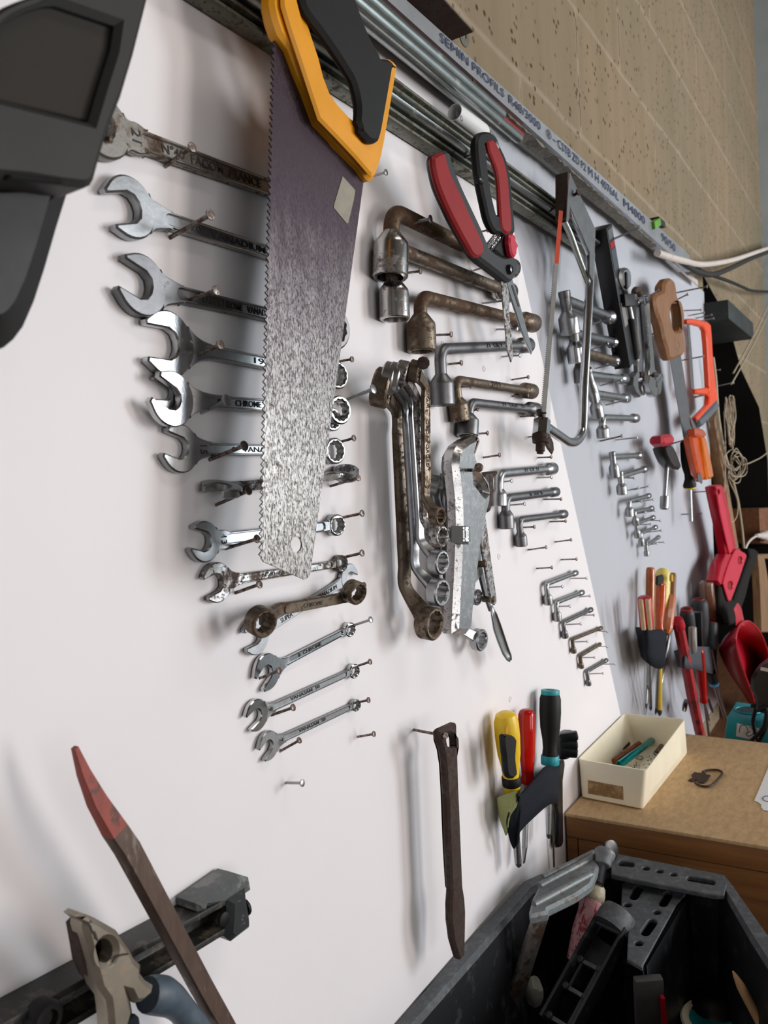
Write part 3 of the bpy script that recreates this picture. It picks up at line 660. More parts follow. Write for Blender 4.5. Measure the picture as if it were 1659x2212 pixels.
# offset ring wrench in front of it
def offset_ring(label, pts, r0, r1, w, th, mat, group=None, txt=None, side=None, ringax=None, rt=None, nm='ring_wrench', tpos=.5, tw=.5, thick_ends=1.0, topax=None):
    """pts: [ring0, neck0, neck1, ring1] centre line in space; rings face ringax"""
    g = thing(nm, label, 'wrench', pts[0], group)
    ra = Vector(ringax or N).normalized(); side = Vector(side or ra)
    d = (pts[2] - pts[1]).normalized()
    e0 = pts[0] + (pts[1] - pts[0]).normalized() * r0 * .75; e1 = pts[3] + (pts[2] - pts[3]).normalized() * r1 * .75
    c = cat([e0, pts[1] - d * 0, pts[1] + d * (pts[2] - pts[1]).length * .12], 5)[:-1] + cat([pts[1] + d * (pts[2] - pts[1]).length * .12, pts[1].lerp(pts[2], .5), pts[2] - d * (pts[2] - pts[1]).length * .12], 4)[:-1] + cat([pts[2] - d * (pts[2] - pts[1]).length * .12, pts[2], e1], 5)
    rings = []; m = len(c)
    for i, p in enumerate(c):
        tn = (c[min(i + 1, m - 1)] - c[max(i - 1, 0)]).normalized()
        a = (side - tn * side.dot(tn)).normalized(); b = tn.cross(a); f = i / (m - 1)
        k = 1 + .45 * max(0, (abs(f - .5) * 2 - .72) / .28) * thick_ends
        hw, ht = w / 2 * k, th / 2 * k
        rings.append([p + b * hw * x + a * ht * y for x, y in ((1, .55), (.8, 1), (-.8, 1), (-1, .55), (-1, -.55), (-.8, -1), (.8, -1), (1, -.55))])
    shf = part('shaft', MB().loft(rings), M[mat], g, ang=.9)
    for p, r, q in ((pts[0], r0, pts[1]), (pts[3], r1, pts[2])):
        z = (rt or th * 1.5)
        ra2 = Vector(topax).normalized() if (topax and p is pts[0]) else ra
        a = (p - q).normalized(); a = (a - ra2 * a.dot(ra2)).normalized()
        part('ring', plate([ngon(0, 0, r, 36), star12(0, 0, r * .68)], z, z * .12, frame(p - ra2 * z / 2, a, ra2.cross(a))), M[mat], g)
    if txt:
        o = pts[1].lerp(pts[2], tpos); a = (side - d * side.dot(d)).normalized()
        part('lettering', text_mesh(txt, w * .55, .0004, frame(o + a * (th / 2 + .0001), d, a.cross(d)), width=(pts[2] - pts[1]).length * tw), M['mark'], shf)
        rim = (pts[2] - pts[1]).length * .38
        part('rim', plate([stadium(-rim, rim, 0, w * .44), stadium(-rim, rim, 0, w * .34)], .0005, .0001, frame(pts[1].lerp(pts[2], .5) + a * (th / 2 - .0001), d, a.cross(d))), M[mat], shf)
    return g
offset_ring('browned offset ring wrench hanging over the thin open-ended wrench', [P(*zF(540, 1010), .026), P(*zF(640, 935), .017), P(*zF(1045, 862), .017), P(*zF(1135, 822), .027)], .0105, .0095, .0085, .0065, 'brownsteel', rt=.012, txt='CHROME', ringax=(-.25, -.95, -.2), side=(0, -1, -.12), tw=.3)
# nails of this row
NG = 'nails holding the combination wrenches'
for (z, b, h, l, m, r) in [
    (zA, (985, 995), (1143, 882), 'rusty nail under the shaft of the wrench stamped 21', 'nail', .0013),
    (zA, (1015, 1420), (1252, 1285), 'rusty nail with a flattened head under the second wrench from the top', 'nail', .0014),
    (zA, (1090, 1808), (1287, 1735), 'nail under the dull grey wrench, third from the top', 'nail', .0013),
    (zE, (548, 443), (700, 370), 'rust headed nail over the shaft of the fourth wrench from the top', 'nail', .0013),
    (zE, (600, 742), (735, 678), 'thick smooth nail under the fifth wrench from the top', 'nailb', .0016),
    (zE, (645, 1003), (832, 928), 'flaking nail across the shaft of the wrench stamped 15', 'nail', .0014),
    (zF, (255, 268), (458, 180), 'rusty nail under the jaw of the wrench turned on edge', 'nail', .0012),
    (zF, (320, 545), (512, 485), 'rusty nail under the jaw of the wrench stamped 13', 'nail', .0012),
    (zF, (380, 828), (527, 775), 'rusty nail under the jaw of the wrench stamped 11', 'nail', .0012),
    (zF, (535, 1372), (652, 1325), 'nail whose head covers the jaw of the small bright wrench', 'nail', .0010),
    (zF, (610, 1607), (742, 1560), 'rusty nail under the shaft of the wrench stamped 9', 'nail', .0011),
    (zF, (665, 1837), (782, 1770), 'rust headed nail under the shaft of the wrench stamped 7', 'nail', .0010),
    (zF, (1160, 1745), (1257, 1728), 'bare nail at the lower right of the wrench stamped 7', 'nail', .0010),
    (zF, (702, 2038), (800, 2040), 'lowest bare nail, alone under the whole wrench row', 'nailb', .0011),
    (zF, (985, 148), (1158, 97), 'rusty nail under the ring of the wrench turned on edge', 'nail', .0011),
    (zF, (1045, 352), (1182, 322), 'nail through the ring of the wrench stamped 13', 'nail', .0012),
    (zF, (1045, 607), (1182, 575), 'nail through the ring of the wrench stamped 11', 'nail', .0012),
    (zF, (1120, 800), (1196, 778), 'nail in the right ring of the browned offset ring wrench', 'nail', .0010),
    (zF, (1092, 1048), (1237, 1000), 'nail through the ring of the small bright wrench', 'nailb', .0011),
    (zF, (1118, 1307), (1233, 1268), 'nail through the ring of the wrench stamped 9', 'nail', .0010),
    (zF, (1138, 1530), (1223, 1512), 'rust headed nail through the ring of the wrench stamped 7', 'nail', .0010),
    (zE, (1330, 465), (1426, 450), 'nail through the ring of the fourth wrench, right of the saw', 'nail', .0010),
    (zE, (1352, 695), (1543, 615), 'long bright nail in the ring of the fifth wrench, right of the saw', 'nailb', .0016),
    (zE, (1330, 915), (1437, 885), 'nail through the ring of the wrench stamped 15, right of the saw', 'nail', .0011),
    (zB, (1180, 1600), (1378, 1545), 'nail sticking out from behind the yellow saw handle', 'nailb', .0011)]:
    nail(z(*b), z(*h), l, m, r, group=NG)
LG = 'angled socket wrenches on the white board'
LR = 'angled socket wrenches on the bluish board'
lw = lambda *a, **k: lwrench(*a, group=LG, **k)
lw('largest angled socket wrench, brown rusty tube and red reflection on its socket', zG, (235, 190), (1150, 640), (222, 705), 275, 125, 'chromespot', 'rusty', slen=360, fw=165)
lw('angled socket wrench with its socket showing under the largest one', zG, (235, 470), (1130, 820), (255, 1025), 235, 112, 'chromespot', 'brownsteel', slen=300, fw=165)
lw('third angled socket wrench from the top, olive brown with a worn socket', zG, (448, 845), (1315, 1055), (463, 1270), 225, 105, 'brownsteel', 'rusty', slen=290, fw=150)
lw('fourth angled socket wrench from the top, dark grey tube under the snips', zH, (500, 160), (1065, 135), (520, 520), 158, 76, 'grey', 'grey', slen=200, fw=105)
lw('fifth angled socket wrench from the top, with JVM stamped on its tube', zH, (600, 355), (1090, 430), (632, 618), 126, 62, 'brownsteel', 'brownsteel', slen=150, fw=105)
lw('sixth angled socket wrench from the top, its socket touching the locking pliers', zH, (690, 500), (1115, 545), (675, 715), 140, 62, 'grey', 'grey', slen=150, fw=95)
lw('pale satin angled socket wrench beside the locking pliers', zJ, (108, 295), (580, 250), (115, 578), 142, 84, 'satin', slen=150, fw=118)
lw('grey angled socket wrench with its socket below the pale satin one', zJ, (165, 508), (607, 452), (180, 772), 132, 76, 'grey', slen=160, fw=92)
lw('angled socket wrench, last of the larger ones, above the empty nails', zJ, (285, 695), (680, 645), (308, 922), 108, 60, 'grey', slen=120, fw=84)
lw('small angled socket wrench with a bright socket, first below the empty nails', zJ, (520, 1255), (780, 1155), (542, 1428), 80, 44, 'satin', slen=95, fw=58)
lw('small angled socket wrench, second below the empty nails', zJ, (607, 1415), (835, 1325), (622, 1572), 74, 42, 'satin', slen=85, fw=56)
lw('small angled socket wrench with a knobbly socket, third below the empty nails', zJ, (668, 1590), (912, 1475), (688, 1718), 60, 36, 'grey', slen=70, fw=50)
lw('thin brownish angled wrench, fourth below the empty nails', zJ, (748, 1735), (1000, 1635), (763, 1850), 50, 32, 'brownsteel', slen=55, fw=40)
lw('thin brownish angled wrench, fifth below the empty nails', zJ, (815, 1878), (990, 1775), (830, 1982), 46, 34, 'brownsteel', slen=50, fw=36)
lw('smallest angled wrench at the foot of the white board', zJ, (875, 2015), (1045, 1915), (892, 2132), 48, 32, 'grey', slen=55, fw=42)
lr = lambda *a, **k: lwrench(*a, group=LR, **k)
lr('top angled socket wrench on the bluish board, open at its corner, red reflection', zK, (232, 160), (575, 290), (268, 395), 140, 80, 'satin', 'grey', slen=160, fw=112, top=True)
lr('second socket wrench on the bluish board, black end at the dark level', zK, (290, 395), (595, 460), (312, 600), 120, 74, 'chrome', 'grey', slen=150, fw=95, top=True)
lr('third socket wrench on the bluish board, brownish shaft by the dark level', zK, (325, 515), (605, 590), (345, 740), 100, 66, 'grey', 'brownsteel', slen=130, fw=90, top=True)
lr('fourth socket wrench on the bluish board, crossing behind the bow of the saw', zK, (395, 685), (650, 715), (440, 860), 80, 62, 'satin', 'satin', slen=150, fw=82, top=True)
lr('fifth socket wrench on the bluish board, with a hexagonal bright socket', zK, (430, 815), (665, 850), (462, 978), 92, 56, 'satin', slen=110, fw=72, top=True)
lr('sixth socket wrench on the bluish board, above the pair of bare nails', zK, (488, 985), (728, 990), (500, 1128), 92, 50, 'satin', slen=90, fw=70)
lr('first of the two socket wrenches below the bare nails, on the bluish board', zK, (565, 1262), (760, 1250), (582, 1402), 72, 44, 'satin', slen=100, fw=60, top=True)
lr('second of the two socket wrenches below the bare nails, on the bluish board', zK, (620, 1400), (795, 1345), (632, 1524), 74, 42, 'satin', slen=80, fw=56, top=True)
lr('uppermost of the small socket wrenches low on the bluish board', zK, (678, 1572), (820, 1535), (685, 1680), 60, 34, 'satin', slen=70, fw=44)
lr('second of the small socket wrenches low on the bluish board', zK, (715, 1650), (842, 1622), (732, 1738), 50, 30, 'satin', slen=60, fw=40)
lr('third of the small socket wrenches low on the bluish board', zK, (728, 1730), (852, 1687), (742, 1828), 48, 28, 'satin', slen=60, fw=38)
lr('fourth of the small socket wrenches low on the bluish board', zK, (760, 1800), (868, 1755), (770, 1885), 44, 26, 'satin', slen=55, fw=38)
lr('lowest small socket wrench on the bluish board, with an open tube end', zK, (800, 1885), (888, 1825), (806, 1958), 40, 28, 'satin', slen=40, fw=34, top=True)
# stamped letters on two of them
def stamp(z, p, q, s, hgt, n, parent):
    a, b = P(*z(*p), n), P(*z(*q), n); d = b - a
    part('lettering', text_mesh(s, hgt, .0003, frame((a + b) / 2, d, V), width=d.length), M['mark'], parent)
ll = [o for o in C.objects if o.name.startswith('angled_socket_wrench')]
def by(s): return [o for o in C.objects if o.get('label', '').startswith(s)][0]
def stamp_on(lab, s, f0, f1, hgt):
    g = by(lab); h = [c for c in g.children if c.name.startswith('handle')][0]; e = [c for c in g.children if c.name.startswith('end_socket')][0]
    A = g.location; ps = [v.co for v in e.data.vertices]; D = A + sum(ps, Vector()) / len(ps)
    d = (D - A); rt = min((Vector(v.co) - d * (v.co.dot(d) / d.length_squared)).length for v in h.data.vertices if v.co.dot(d) > .5 * d.length_squared)
    fn = (N + V * .25 - d.normalized() * (N + V * .25).dot(d.normalized())).normalized()
    o = A + d * ((f0 + f1) / 2) + fn * (rt + .0002)
    part('lettering', text_mesh(s, hgt, .0004, frame(o, d, fn.cross(d)), width=d.length * (f1 - f0)), M['mark'], h)
stamp_on('fifth angled socket wrench from', 'JVM', .40, .52, .008)
stamp_on('sixth angled socket wrench from', '19   OGV   19', .42, .78, .007)
stamp_on('fourth angled socket wrench from', '21  CR V  21', .45, .72, .008)
stamp_on('pale satin angled', '17  CV  17', .4, .68, .006)
stamp_on('grey angled socket wrench with', '16   OGV  16', .4, .66, .006)
# nails under and beside them
NL = 'nails of the angled socket wrenches'
for (z, b, h, l, m, r) in [
    (zG, (255, 318), (523, 258), 'long nail with a bright round head under the bend of the largest angled wrench', 'nailb', .0015),
    (zG, (890, 360), (962, 343), 'nail above the shaft of the largest angled wrench, behind the snips', 'nail', .0011),
    (zG, (845, 655), (985, 610), 'nail between the two largest angled wrenches, behind the snips', 'nailb', .0011),
    (zG, (355, 668), (447, 657), 'short nail head under the second angled wrench', 'nail', .0012),
    (zG, (930, 900), (1180, 870), 'nail under the end socket of the second angled wrench', 'nailb', .0011),
    (zG, (500, 915), (563, 905), 'short nail under the bend of the third angled wrench', 'nail', .0012),
    (zG, (570, 1142), (683, 1138), 'bare nail right of the socket of the third angled wrench', 'nail', .0012),
    (zG, (1035, 1100), (1187, 1097), 'nail under the end of the third angled wrench, behind the snips', 'nailb', .0011),
    (zG, (670, 1365), (760, 1355), 'nail under the bend of the fourth angled wrench', 'nail', .0012),
    (zG, (1080, 1308), (1208, 1298), 'nail under the end of the fourth angled wrench', 'nailb', .0011),
    (zH, (640, 400), (695, 395), 'nail under the bend of the fifth angled wrench', 'nail', .0011),
    (zH, (960, 355), (1062, 338), 'bare nail above the end of the fifth angled wrench', 'nail', .0010),
    (zH, (960, 460), (1060, 455), 'nail under the end of the fifth angled wrench', 'nail', .0010),
    (zH, (690, 560), (738, 542), 'rust headed nail under the bend of the sixth angled wrench', 'nail', .0011),
    (zH, (1015, 590), (1105, 585), 'nail under the end of the sixth angled wrench', 'nail', .0010),
    (zH, (755, 698), (802, 695), 'nail right of the socket of the sixth angled wrench', 'nail', .0011),
    (zH, (780, 850), (878, 835), 'bare rusty nail right of the head of the locking pliers', 'nail', .0011),
    (zH, (1065, 720), (1130, 712), 'nail beside the wing nut of the bow saw', 'nail', .0009),
    (zJ, (450, 155), (562, 150), 'bare nail just above the pale satin angled wrench', 'nail', .0010),
    (zJ, (445, 330), (565, 325), 'nail under the end of the pale satin angled wrench', 'nailb', .0010),
    (zJ, (150, 365), (218, 358), 'nail under the bend of the pale satin angled wrench', 'nailb', .0010),
    (zJ, (500, 518), (648, 515), 'rust headed nail under the end of the grey angled wrench', 'nail', .0010),
    (zJ, (215, 568), (330, 558), 'nail under the bend of the grey angled wrench', 'nailb', .0010),
    (zJ, (555, 712), (688, 707), 'nail under the end of the last larger angled wrench', 'nail', .0010),
    (zJ, (325, 762), (415, 757), 'nail under the bend of the last larger angled wrench', 'nail', .0010),
    (zJ, (362, 957), (518, 935), 'empty nail, upper left of the four between the wrench groups', 'nail', .0010),
    (zJ, (598, 888), (735, 870), 'empty nail, upper right of the four between the wrench groups', 'nail', .0010),
    (zJ, (650, 1042), (782, 1037), 'empty nail, lower right of the four between the wrench groups', 'nail', .0010),
    (zJ, (440, 1118), (568, 1110), 'empty nail, lower left of the four between the wrench groups', 'nail', .0010),
    (zJ, (735, 1205), (870, 1203), 'nail under the far end of the small wrench first below the empty nails', 'nailb', .0009),
    (zJ, (550, 1283), (658, 1276), 'nail under the bend of the small wrench first below the empty nails', 'nailb', .0009),
    (zJ, (810, 1365), (898, 1357), 'nail under the far end of the small wrench second below the empty nails', 'nailb', .0009),
    (zJ, (635, 1448), (725, 1446), 'nail under the bend of the small wrench second below the empty nails', 'nailb', .0009),
    (zJ, (850, 1525), (933, 1523), 'nail under the far end of the knobbly small wrench', 'nailb', .0009),
    (zJ, (690, 1607), (820, 1600), 'nail under the bend of the knobbly small wrench', 'nailb', .0009),
    (zJ, (965, 1660), (1050, 1668), 'nail under the far end of the upper thin brownish wrench', 'nailb', .0008),
    (zJ, (765, 1757), (877, 1753), 'nail under the bend of the upper thin brownish wrench', 'nailb', .0008),
    (zJ, (975, 1795), (1048, 1798), 'nail under the far end of the lower thin brownish wrench', 'nailb', .0008),
    (zJ, (830, 1893), (940, 1892), 'nail under the bend of the lower thin brownish wrench', 'nailb', .0008),
    (zJ, (1010, 1950), (1115, 1950), 'nail under the far end of the smallest angled wrench', 'nailb', .0008),
    (zJ, (895, 2035), (1013, 2030), 'nail under the bend of the smallest angled wrench', 'nailb', .0008)]:
    nail(z(*b), z(*h), l, m, r, group=NL)
NR = 'nails on the bluish board'
for (z, b, h, l, m, r) in [
    (zK, (430, 325), (545, 290), 'nail under the top socket wrench on the bluish board', 'nailb', .0012),
    (zK, (445, 495), (530, 460), 'nail under the second socket wrench on the bluish board', 'nailb', .0012),
    (zK, (480, 630), (600, 600), 'nail under the third socket wrench on the bluish board', 'nailb', .0012),
    (zK, (515, 750), (625, 720), 'nail under the fourth socket wrench on the bluish board', 'nailb', .0012),
    (zK, (550, 888), (665, 860), 'nail under the fifth socket wrench on the bluish board', 'nailb', .0012),
    (zK, (510, 1142), (627, 1115), 'left of the two bare nails under the sixth socket wrench', 'nail', .0013),
    (zK, (622, 1138), (737, 1125), 'right of the two bare nails under the sixth socket wrench', 'nailb', .0012),
    (zK, (640, 1408), (712, 1410), 'nail under the second of the two socket wrenches below the bare nails', 'nailb', .0011),
    (zK, (660, 1500), (745, 1480), 'left of two nails in line below the pair of socket wrenches', 'nailb', .0011),
    (zK, (745, 1485), (815, 1468), 'right of two nails in line below the pair of socket wrenches', 'nailb', .0011),
    (zK, (700, 1582), (765, 1575), 'nail head under the bend of the uppermost small socket wrench', 'nailb', .0011),
    (zK, (770, 1572), (848, 1562), 'nail under the far end of the uppermost small socket wrench', 'nailb', .0010),
    (zK, (740, 1660), (795, 1652), 'nail head under the bend of the second small socket wrench', 'nailb', .0010),
    (zK, (790, 1652), (862, 1640), 'nail under the far end of the second small socket wrench', 'nailb', .0010),
    (zK, (750, 1738), (830, 1735), 'nail under the bend of the third small socket wrench', 'nailb', .0010),
    (zK, (810, 1708), (898, 1710), 'nail under the far end of the third small socket wrench', 'nailb', .0010),
    (zK, (825, 1790), (905, 1780), 'nail under the far end of the fourth small socket wrench', 'nailb', .0010),
    (zK, (815, 1880), (875, 1872), 'short nail under the lowest small socket wrench', 'nailb', .0010),
    (zK, (855, 1865), (925, 1862), 'long nail right of the lowest small socket wrench', 'nailb', .0010),
    (zK, (780, 150), (890, 90), 'nail through the hanging holes of the adjustable wrenches', 'nailb', .0016),
    (zK, (965, 180), (1090, 118), 'nail through the hole of the wooden saw handle', 'nail', .0015),
    (zK, (830, 398), (915, 385), 'nail between the bright wrench and the wooden saw handle', 'nail', .0014),
    (zK, (1002, 108), (1228, 62), 'long rusty nail at the top corner of the bluish board', 'nail', .0016),
    (zK, (1095, 230), (1185, 226), 'first of four nails above the orange hacksaw', 'nail', .0013),
    (zK, (1125, 262), (1208, 246), 'second of four nails above the orange hacksaw', 'nail', .0013),
    (zK, (1175, 280), (1262, 262), 'third of four nails above the orange hacksaw', 'nail', .0013),
    (zK, (1195, 300), (1277, 286), 'fourth of four nails above the orange hacksaw, at the board edge', 'nailb', .0013),
    (zK, (1060, 580), (1203, 553), 'nail crossing the blade opening of the orange hacksaw', 'nail', .0015),
    (zK, (1265, 655), (1320, 648), 'short nail at the board edge right of the hacksaw', 'nailb', .0013),
    (zK, (1295, 765), (1415, 738), 'long pale nail sticking out past the board edge near the wire', 'nailb', .0016),
    (zK, (960, 1175), (1085, 1138), 'nail holding the black mallet-like tool', 'nail', .0014),
    (zK, (1077, 1665), (1190, 1660), 'nail behind the shank of the hanging black screwdriver', 'nail', .0013),
    (zK, (1158, 1508), (1258, 1502), 'nail holding up the red dust brush', 'nail', .0013),
    (zI, (548, 553), (752, 462), 'long nail at the top of the dark level', 'nailb', .0018)]:
    nail(z(*b), z(*h), l, m, r, group=NR, nmax=.1)
# screws flush in the board
for i, (z, p, l) in enumerate([(zH, (520, 130), 'cross-head screw sunk in the board left of the fourth angled wrench'), (zH, (783, 285), 'cross-head screw sunk in the board under the fourth angled wrench'), (zH, (877, 1480), 'cross-head screw sunk in the board right of the locking pliers'), (zM, (857, 203), 'cross-head screw sunk in the board above the yellow screwdriver')]):
    c = P(*z(*p), 0); m = MB(); fr = frame(c - N * .0004, U, V)
    m.mesh(plate([ngon(0, 0, .0038, 18), [(x * .0009, y * .0009) for x, y in ((-3, -.6), (-.6, -.6), (-.6, -3), (.6, -3), (.6, -.6), (3, -.6), (3, .6), (.6, .6), (.6, 3), (-.6, 3), (-.6, .6), (-3, .6))]], .0012, .0003, fr))
    solo('screw', m, M['boardL'], l, 'screw', 'screws in the white board')
# ---------------------------------------------------------------- hand saw
def loc2(o, pts):   # world points -> local (x, z) about o in the board plane
    return [(p.x - o.x, p.z - o.z) for p in pts]
def pxplate(pxs, n, th, bev, holes=(), z=None, mid=None, sm=0, hsil=.5):
    """outline seen at pixels, laid at n off the board, thickness th towards the room;
    holes: seen through, so their left rims lie nearer the front and their right rims nearer the back"""
    f = (lambda q: z(*q)) if z else (lambda q: q)
    if sm:
        s3 = lambda pl: [(p.x, p.y) for p in cat([(q[0], q[1], 0) for q in pl], sm, True)]
        pxs = s3(pxs); holes = [s3(h) for h in holes]
    def solve(pl, hole):
        pl = [f(q) for q in _clean(pl)]; k = len(pl)
        ar = sum(pl[j - 1][0] * pl[j][1] - pl[j][0] * pl[j - 1][1] for j in range(k))
        sg = 1 if (ar > 0) != hole else -1; out_ = []
        for j in range(k):
            dx, dy = pl[(j + 1) % k][0] - pl[j - 1][0], pl[(j + 1) % k][1] - pl[j - 1][1]
            nx = sg * dy / (math.hypot(dx, dy) or 1)
            m = (.5 if mid is None else mid) + (hsil * .5 * max(-1, min(1, nx * 1.3)) if hole and mid is None else 0)
            out_.append(P(*pl[j], n + th * m))
        return out_
    P3 = [solve(pl, i > 0) for i, pl in enumerate([pxs] + list(holes))]
    o = P3[0][0]
    return plate([loc2(o, q) for q in P3], th, bev, (Vector((o.x, -n, o.z)), U, V, N))
SN = .052
S0 = P(700, 300, SN)
BLADE_Z = (-.27, .01)
M['blade'] = blade_mat()
saw = thing('hand_saw', 'large hand saw with yellow and black handle hanging in front of the wrenches', 'saw', S0)
fr_top, fr_bot = (591, 60), (562, 1206)
edge = []
a_, b_ = P(*fr_top, SN), P(*fr_bot, SN); nt_ = 78
mid = P(577, 640, SN); pts_ = []
for i in range(nt_ + 1):
    t = i / nt_; p = a_ * (1 - t) + b_ * t
    bow = P(574, 640, SN) - (a_ + b_) / 2; p = p + bow * (4 * t * (1 - t)) * .35
    pts_.append(p)
teeth = []
for i in range(nt_):
    p, q = pts_[i], pts_[i + 1]
    teeth += [p, p + Vector((-.0022, 0, 0)) + (q - p) * .42, q + Vector((.0006, 0, 0)) - (q - p) * .12]
back = [P(*q, SN) for q in [(568, 1214), (655, 1252), (664, 1247), (668, 1236), (783, 392), (760, 366), (712, 318), (678, 268), (655, 200), (632, 110), (612, 30), (604, -40)]]
hole = [P(638 + 11.5 * math.cos(t), 1176 + 17 * math.sin(t), SN) for t in [2 * PI * i / 20 for i in range(20)]]
bo = a_
part('blade', plate([loc2(bo, teeth + [b_] + back), loc2(bo, hole)], .0011, 0, (Vector((bo.x, -SN, bo.z)), U, V, N)), M['blade'], saw, 'spotted steel blade, purplish near the handle')
# yellow handle bow: outline in zoom B pixels, outer and finger opening
yel = [(300, -160), (300, 60), (330, 200), (375, 330), (470, 460), (560, 690), (620, 830), (690, 1020), (727, 1120), (860, 1260), (1000, 1410), (1120, 1535), (1180, 1625), (1205, 1632), (1240, 1610), (1268, 1540), (1300, 1440), (1330, 1290), (1400, 880), (1440, 640), (1430, 590), (1390, 545), (1350, 540), (1300, 545), (1250, 505), (1150, 330), (1070, 130), (1030, 20), (970, -160)]
fing = [(560, -100), (600, 40), (690, 330), (760, 540), (800, 700), (850, 830), (910, 920), (1000, 1020), (1118, 1130), (1102, 1100), (1110, 990), (1098, 880), (1060, 740), (980, 600), (900, 480), (800, 330), (690, 100), (620, -100)]
part('handle', pxplate(yel, SN - .004, .012, .003, [fing], zB, hsil=.35), M['yellow'], saw)
ridge = [(430, -160), (440, 60), (500, 260), (600, 560), (770, 1075), (940, 1250), (1100, 1420), (1245, 1590), (1290, 1460), (1180, 1300), (990, 1120), (880, 960), (820, 830), (740, 560), (640, 260), (580, 30), (560, -160)]
part('handle_face', pxplate(ridge, SN + .008, .004, .002, (), zB), M['yellow'], saw)
grip = [(590, -160), (600, 20), (650, 140), (780, 310), (900, 480), (990, 620), (1060, 740), (1098, 870), (1110, 990), (1104, 1090), (1124, 1140), (1128, 1190), (1170, 1240), (1205, 1280), (1250, 1292), (1285, 1275), (1310, 1235), (1345, 1050), (1420, 620), (1420, 585), (1395, 545), (1345, 535), (1305, 525), (1280, 470), (1202, 330), (1122, 130), (1075, -10), (1025, -160)]
part('grip', pxplate(grip, SN + .0065, .0085, .003, (), zB, None, 3), M['black'], saw)
part('grip', pxplate(grip, SN - .010, .005, .002, (), zB, None, 3), M['black'], saw)
part('sticker', pxplate([(995, 1578), (1108, 1705), (1095, 1790), (1045, 2000), (1030, 2000), (915, 1860), (922, 1820)], SN + .0012, .0003, 0, (), zB), plastic('worn_sticker', (146, 142, 128), .75, .15, 60), saw, 'worn grey diamond sticker')

# ---------------------------------------------------------------- vineyard snips
n = .050
sn = thing('garden_snips', 'open garden snips with red and black handles hanging on a nail', 'snips', P(1090, 580, n))
zS = zf(900, 300, 4.424)
lh_b = [(135, 190), (150, 155), (215, 125), (248, 130), (270, 165), (300, 280), (380, 470), (470, 660), (560, 850), (620, 990), (660, 1060), (730, 1110), (790, 1135), (860, 1120), (900, 1150), (920, 1230), (905, 1310), (870, 1365), (830, 1375), (760, 1320), (640, 1230), (540, 1150), (480, 1050), (380, 880), (270, 660), (190, 470), (150, 310)]
part('handle', pxplate(lh_b, n - .006, .013, .003, (), zS, None, 3), M['dkgrey'], sn)
lh_r = [(133, 195), (160, 160), (220, 132), (245, 150), (268, 240), (310, 360), (400, 540), (470, 700), (540, 850), (600, 980), (618, 1060), (610, 1110), (560, 1140), (510, 1110), (470, 1040), (380, 880), (270, 660), (190, 470), (148, 310)]
part('grip', pxplate(lh_r, n + .004, .007, .0024, (), zS, None, 3), M['red'], sn)
rh_b = [(540, 60), (560, -30), (610, -60), (690, -50), (740, 10), (760, 70), (820, 200), (860, 370), (880, 550), (900, 780), (905, 910), (870, 940), (850, 1100), (800, 1150), (740, 1100), (700, 1080), (720, 1020), (790, 930), (720, 900), (660, 790), (620, 620), (580, 430), (555, 250)]
rh_h = [(660, 60), (675, 180), (690, 330), (710, 480), (740, 620), (775, 740), (770, 620), (762, 520), (740, 380), (700, 250), (678, 130)]
part('handle', pxplate(rh_b, n - .005, .009, .0025, [rh_h], zS, None, 3, 1.0), M['black'], sn)
rh_r = [(668, 30), (700, 5), (740, 40), (775, 110), (820, 220), (855, 380), (870, 560), (888, 760), (890, 880), (850, 908), (805, 870), (790, 790), (778, 640), (768, 470), (748, 310), (705, 190), (676, 110)]
part('grip', pxplate(rh_r, n + .001, .005, .0018, (), zS, None, 3), M['red'], sn)
lock = [(862, 930), (885, 910), (915, 930), (920, 980), (945, 1030), (930, 1070), (925, 1120), (905, 1140), (880, 1110), (868, 1050), (860, 1000)]
part('lock', pxplate(lock, n + .004, .008, .002, (), zS, None, 3), M['pinkred'], sn, 'pink-red safety catch')
pv = P(*zS(885, 1250), n + .008)
part('pivot', MB().lathe(pv - N * .014, pv + N, [(0, .0052), (.0155, .0052), (.017, .0046), (.017, .0034), (.0155, .003), (.0155, .0001)], 20), M['blackgloss'], sn)
part('pivot_screw', MB().lathe(pv + N * .0008, pv + N, [(0, .0032), (.0016, .003), (.002, .002)], 14), M['chrome'], sn)
bl1 = [(805, 1360), (850, 1370), (870, 1450), (880, 1560), (880, 1700), (905, 1900), (912, 2090), (900, 2135), (865, 2020), (850, 1850), (825, 1600)]
bl2 = [(850, 1360), (905, 1335), (940, 1440), (990, 1620), (1040, 1800), (1100, 2020), (1092, 2060), (1040, 1950), (980, 1780), (920, 1590), (870, 1440)]
part('blade', pxplate(bl1, n - .001, .0022, .0006, (), zS), M['spotted'], sn)
part('blade', pxplate(bl2, n - .004, .0022, .0006, (), zS), M['chrome'], sn)
part('blade_marking', pxplate([(905, 1400), (920, 1395), (985, 1600), (972, 1606)], n - .0017, .0002, 0, (), zS), M['mark'], sn)
c0, c1 = P(*zS(675, 1055), n + .001), P(*zS(770, 935), n + .001); sp = []
for i in range(150):
    t = i / 149; a = c0.lerp(c1, t); w_a = t * 2 * PI * 9; rr = .0042
    ax = (c1 - c0).normalized(); e1_ = ax.cross(N).normalized()
    sp.append(a + e1_ * rr * math.cos(w_a) + N * rr * math.sin(w_a))
part('spring', MB().tube(sp, .0005, 6), M['chrome'], sn)
kn = P(*zS(600, 395), n + .006)
part('catch_knob', MB().lathe(kn - U * .006, kn + U, [(0, .003), (.001, .0036), (.005, .0036), (.010, .003), (.012, .0025)], 14), M['blackgloss'], sn)
nail(zS(345, 225), zS(765, 60), 'long nail carrying the red handled garden snips', 'nailb', .0016, .1, group='nails above the angled wrenches')

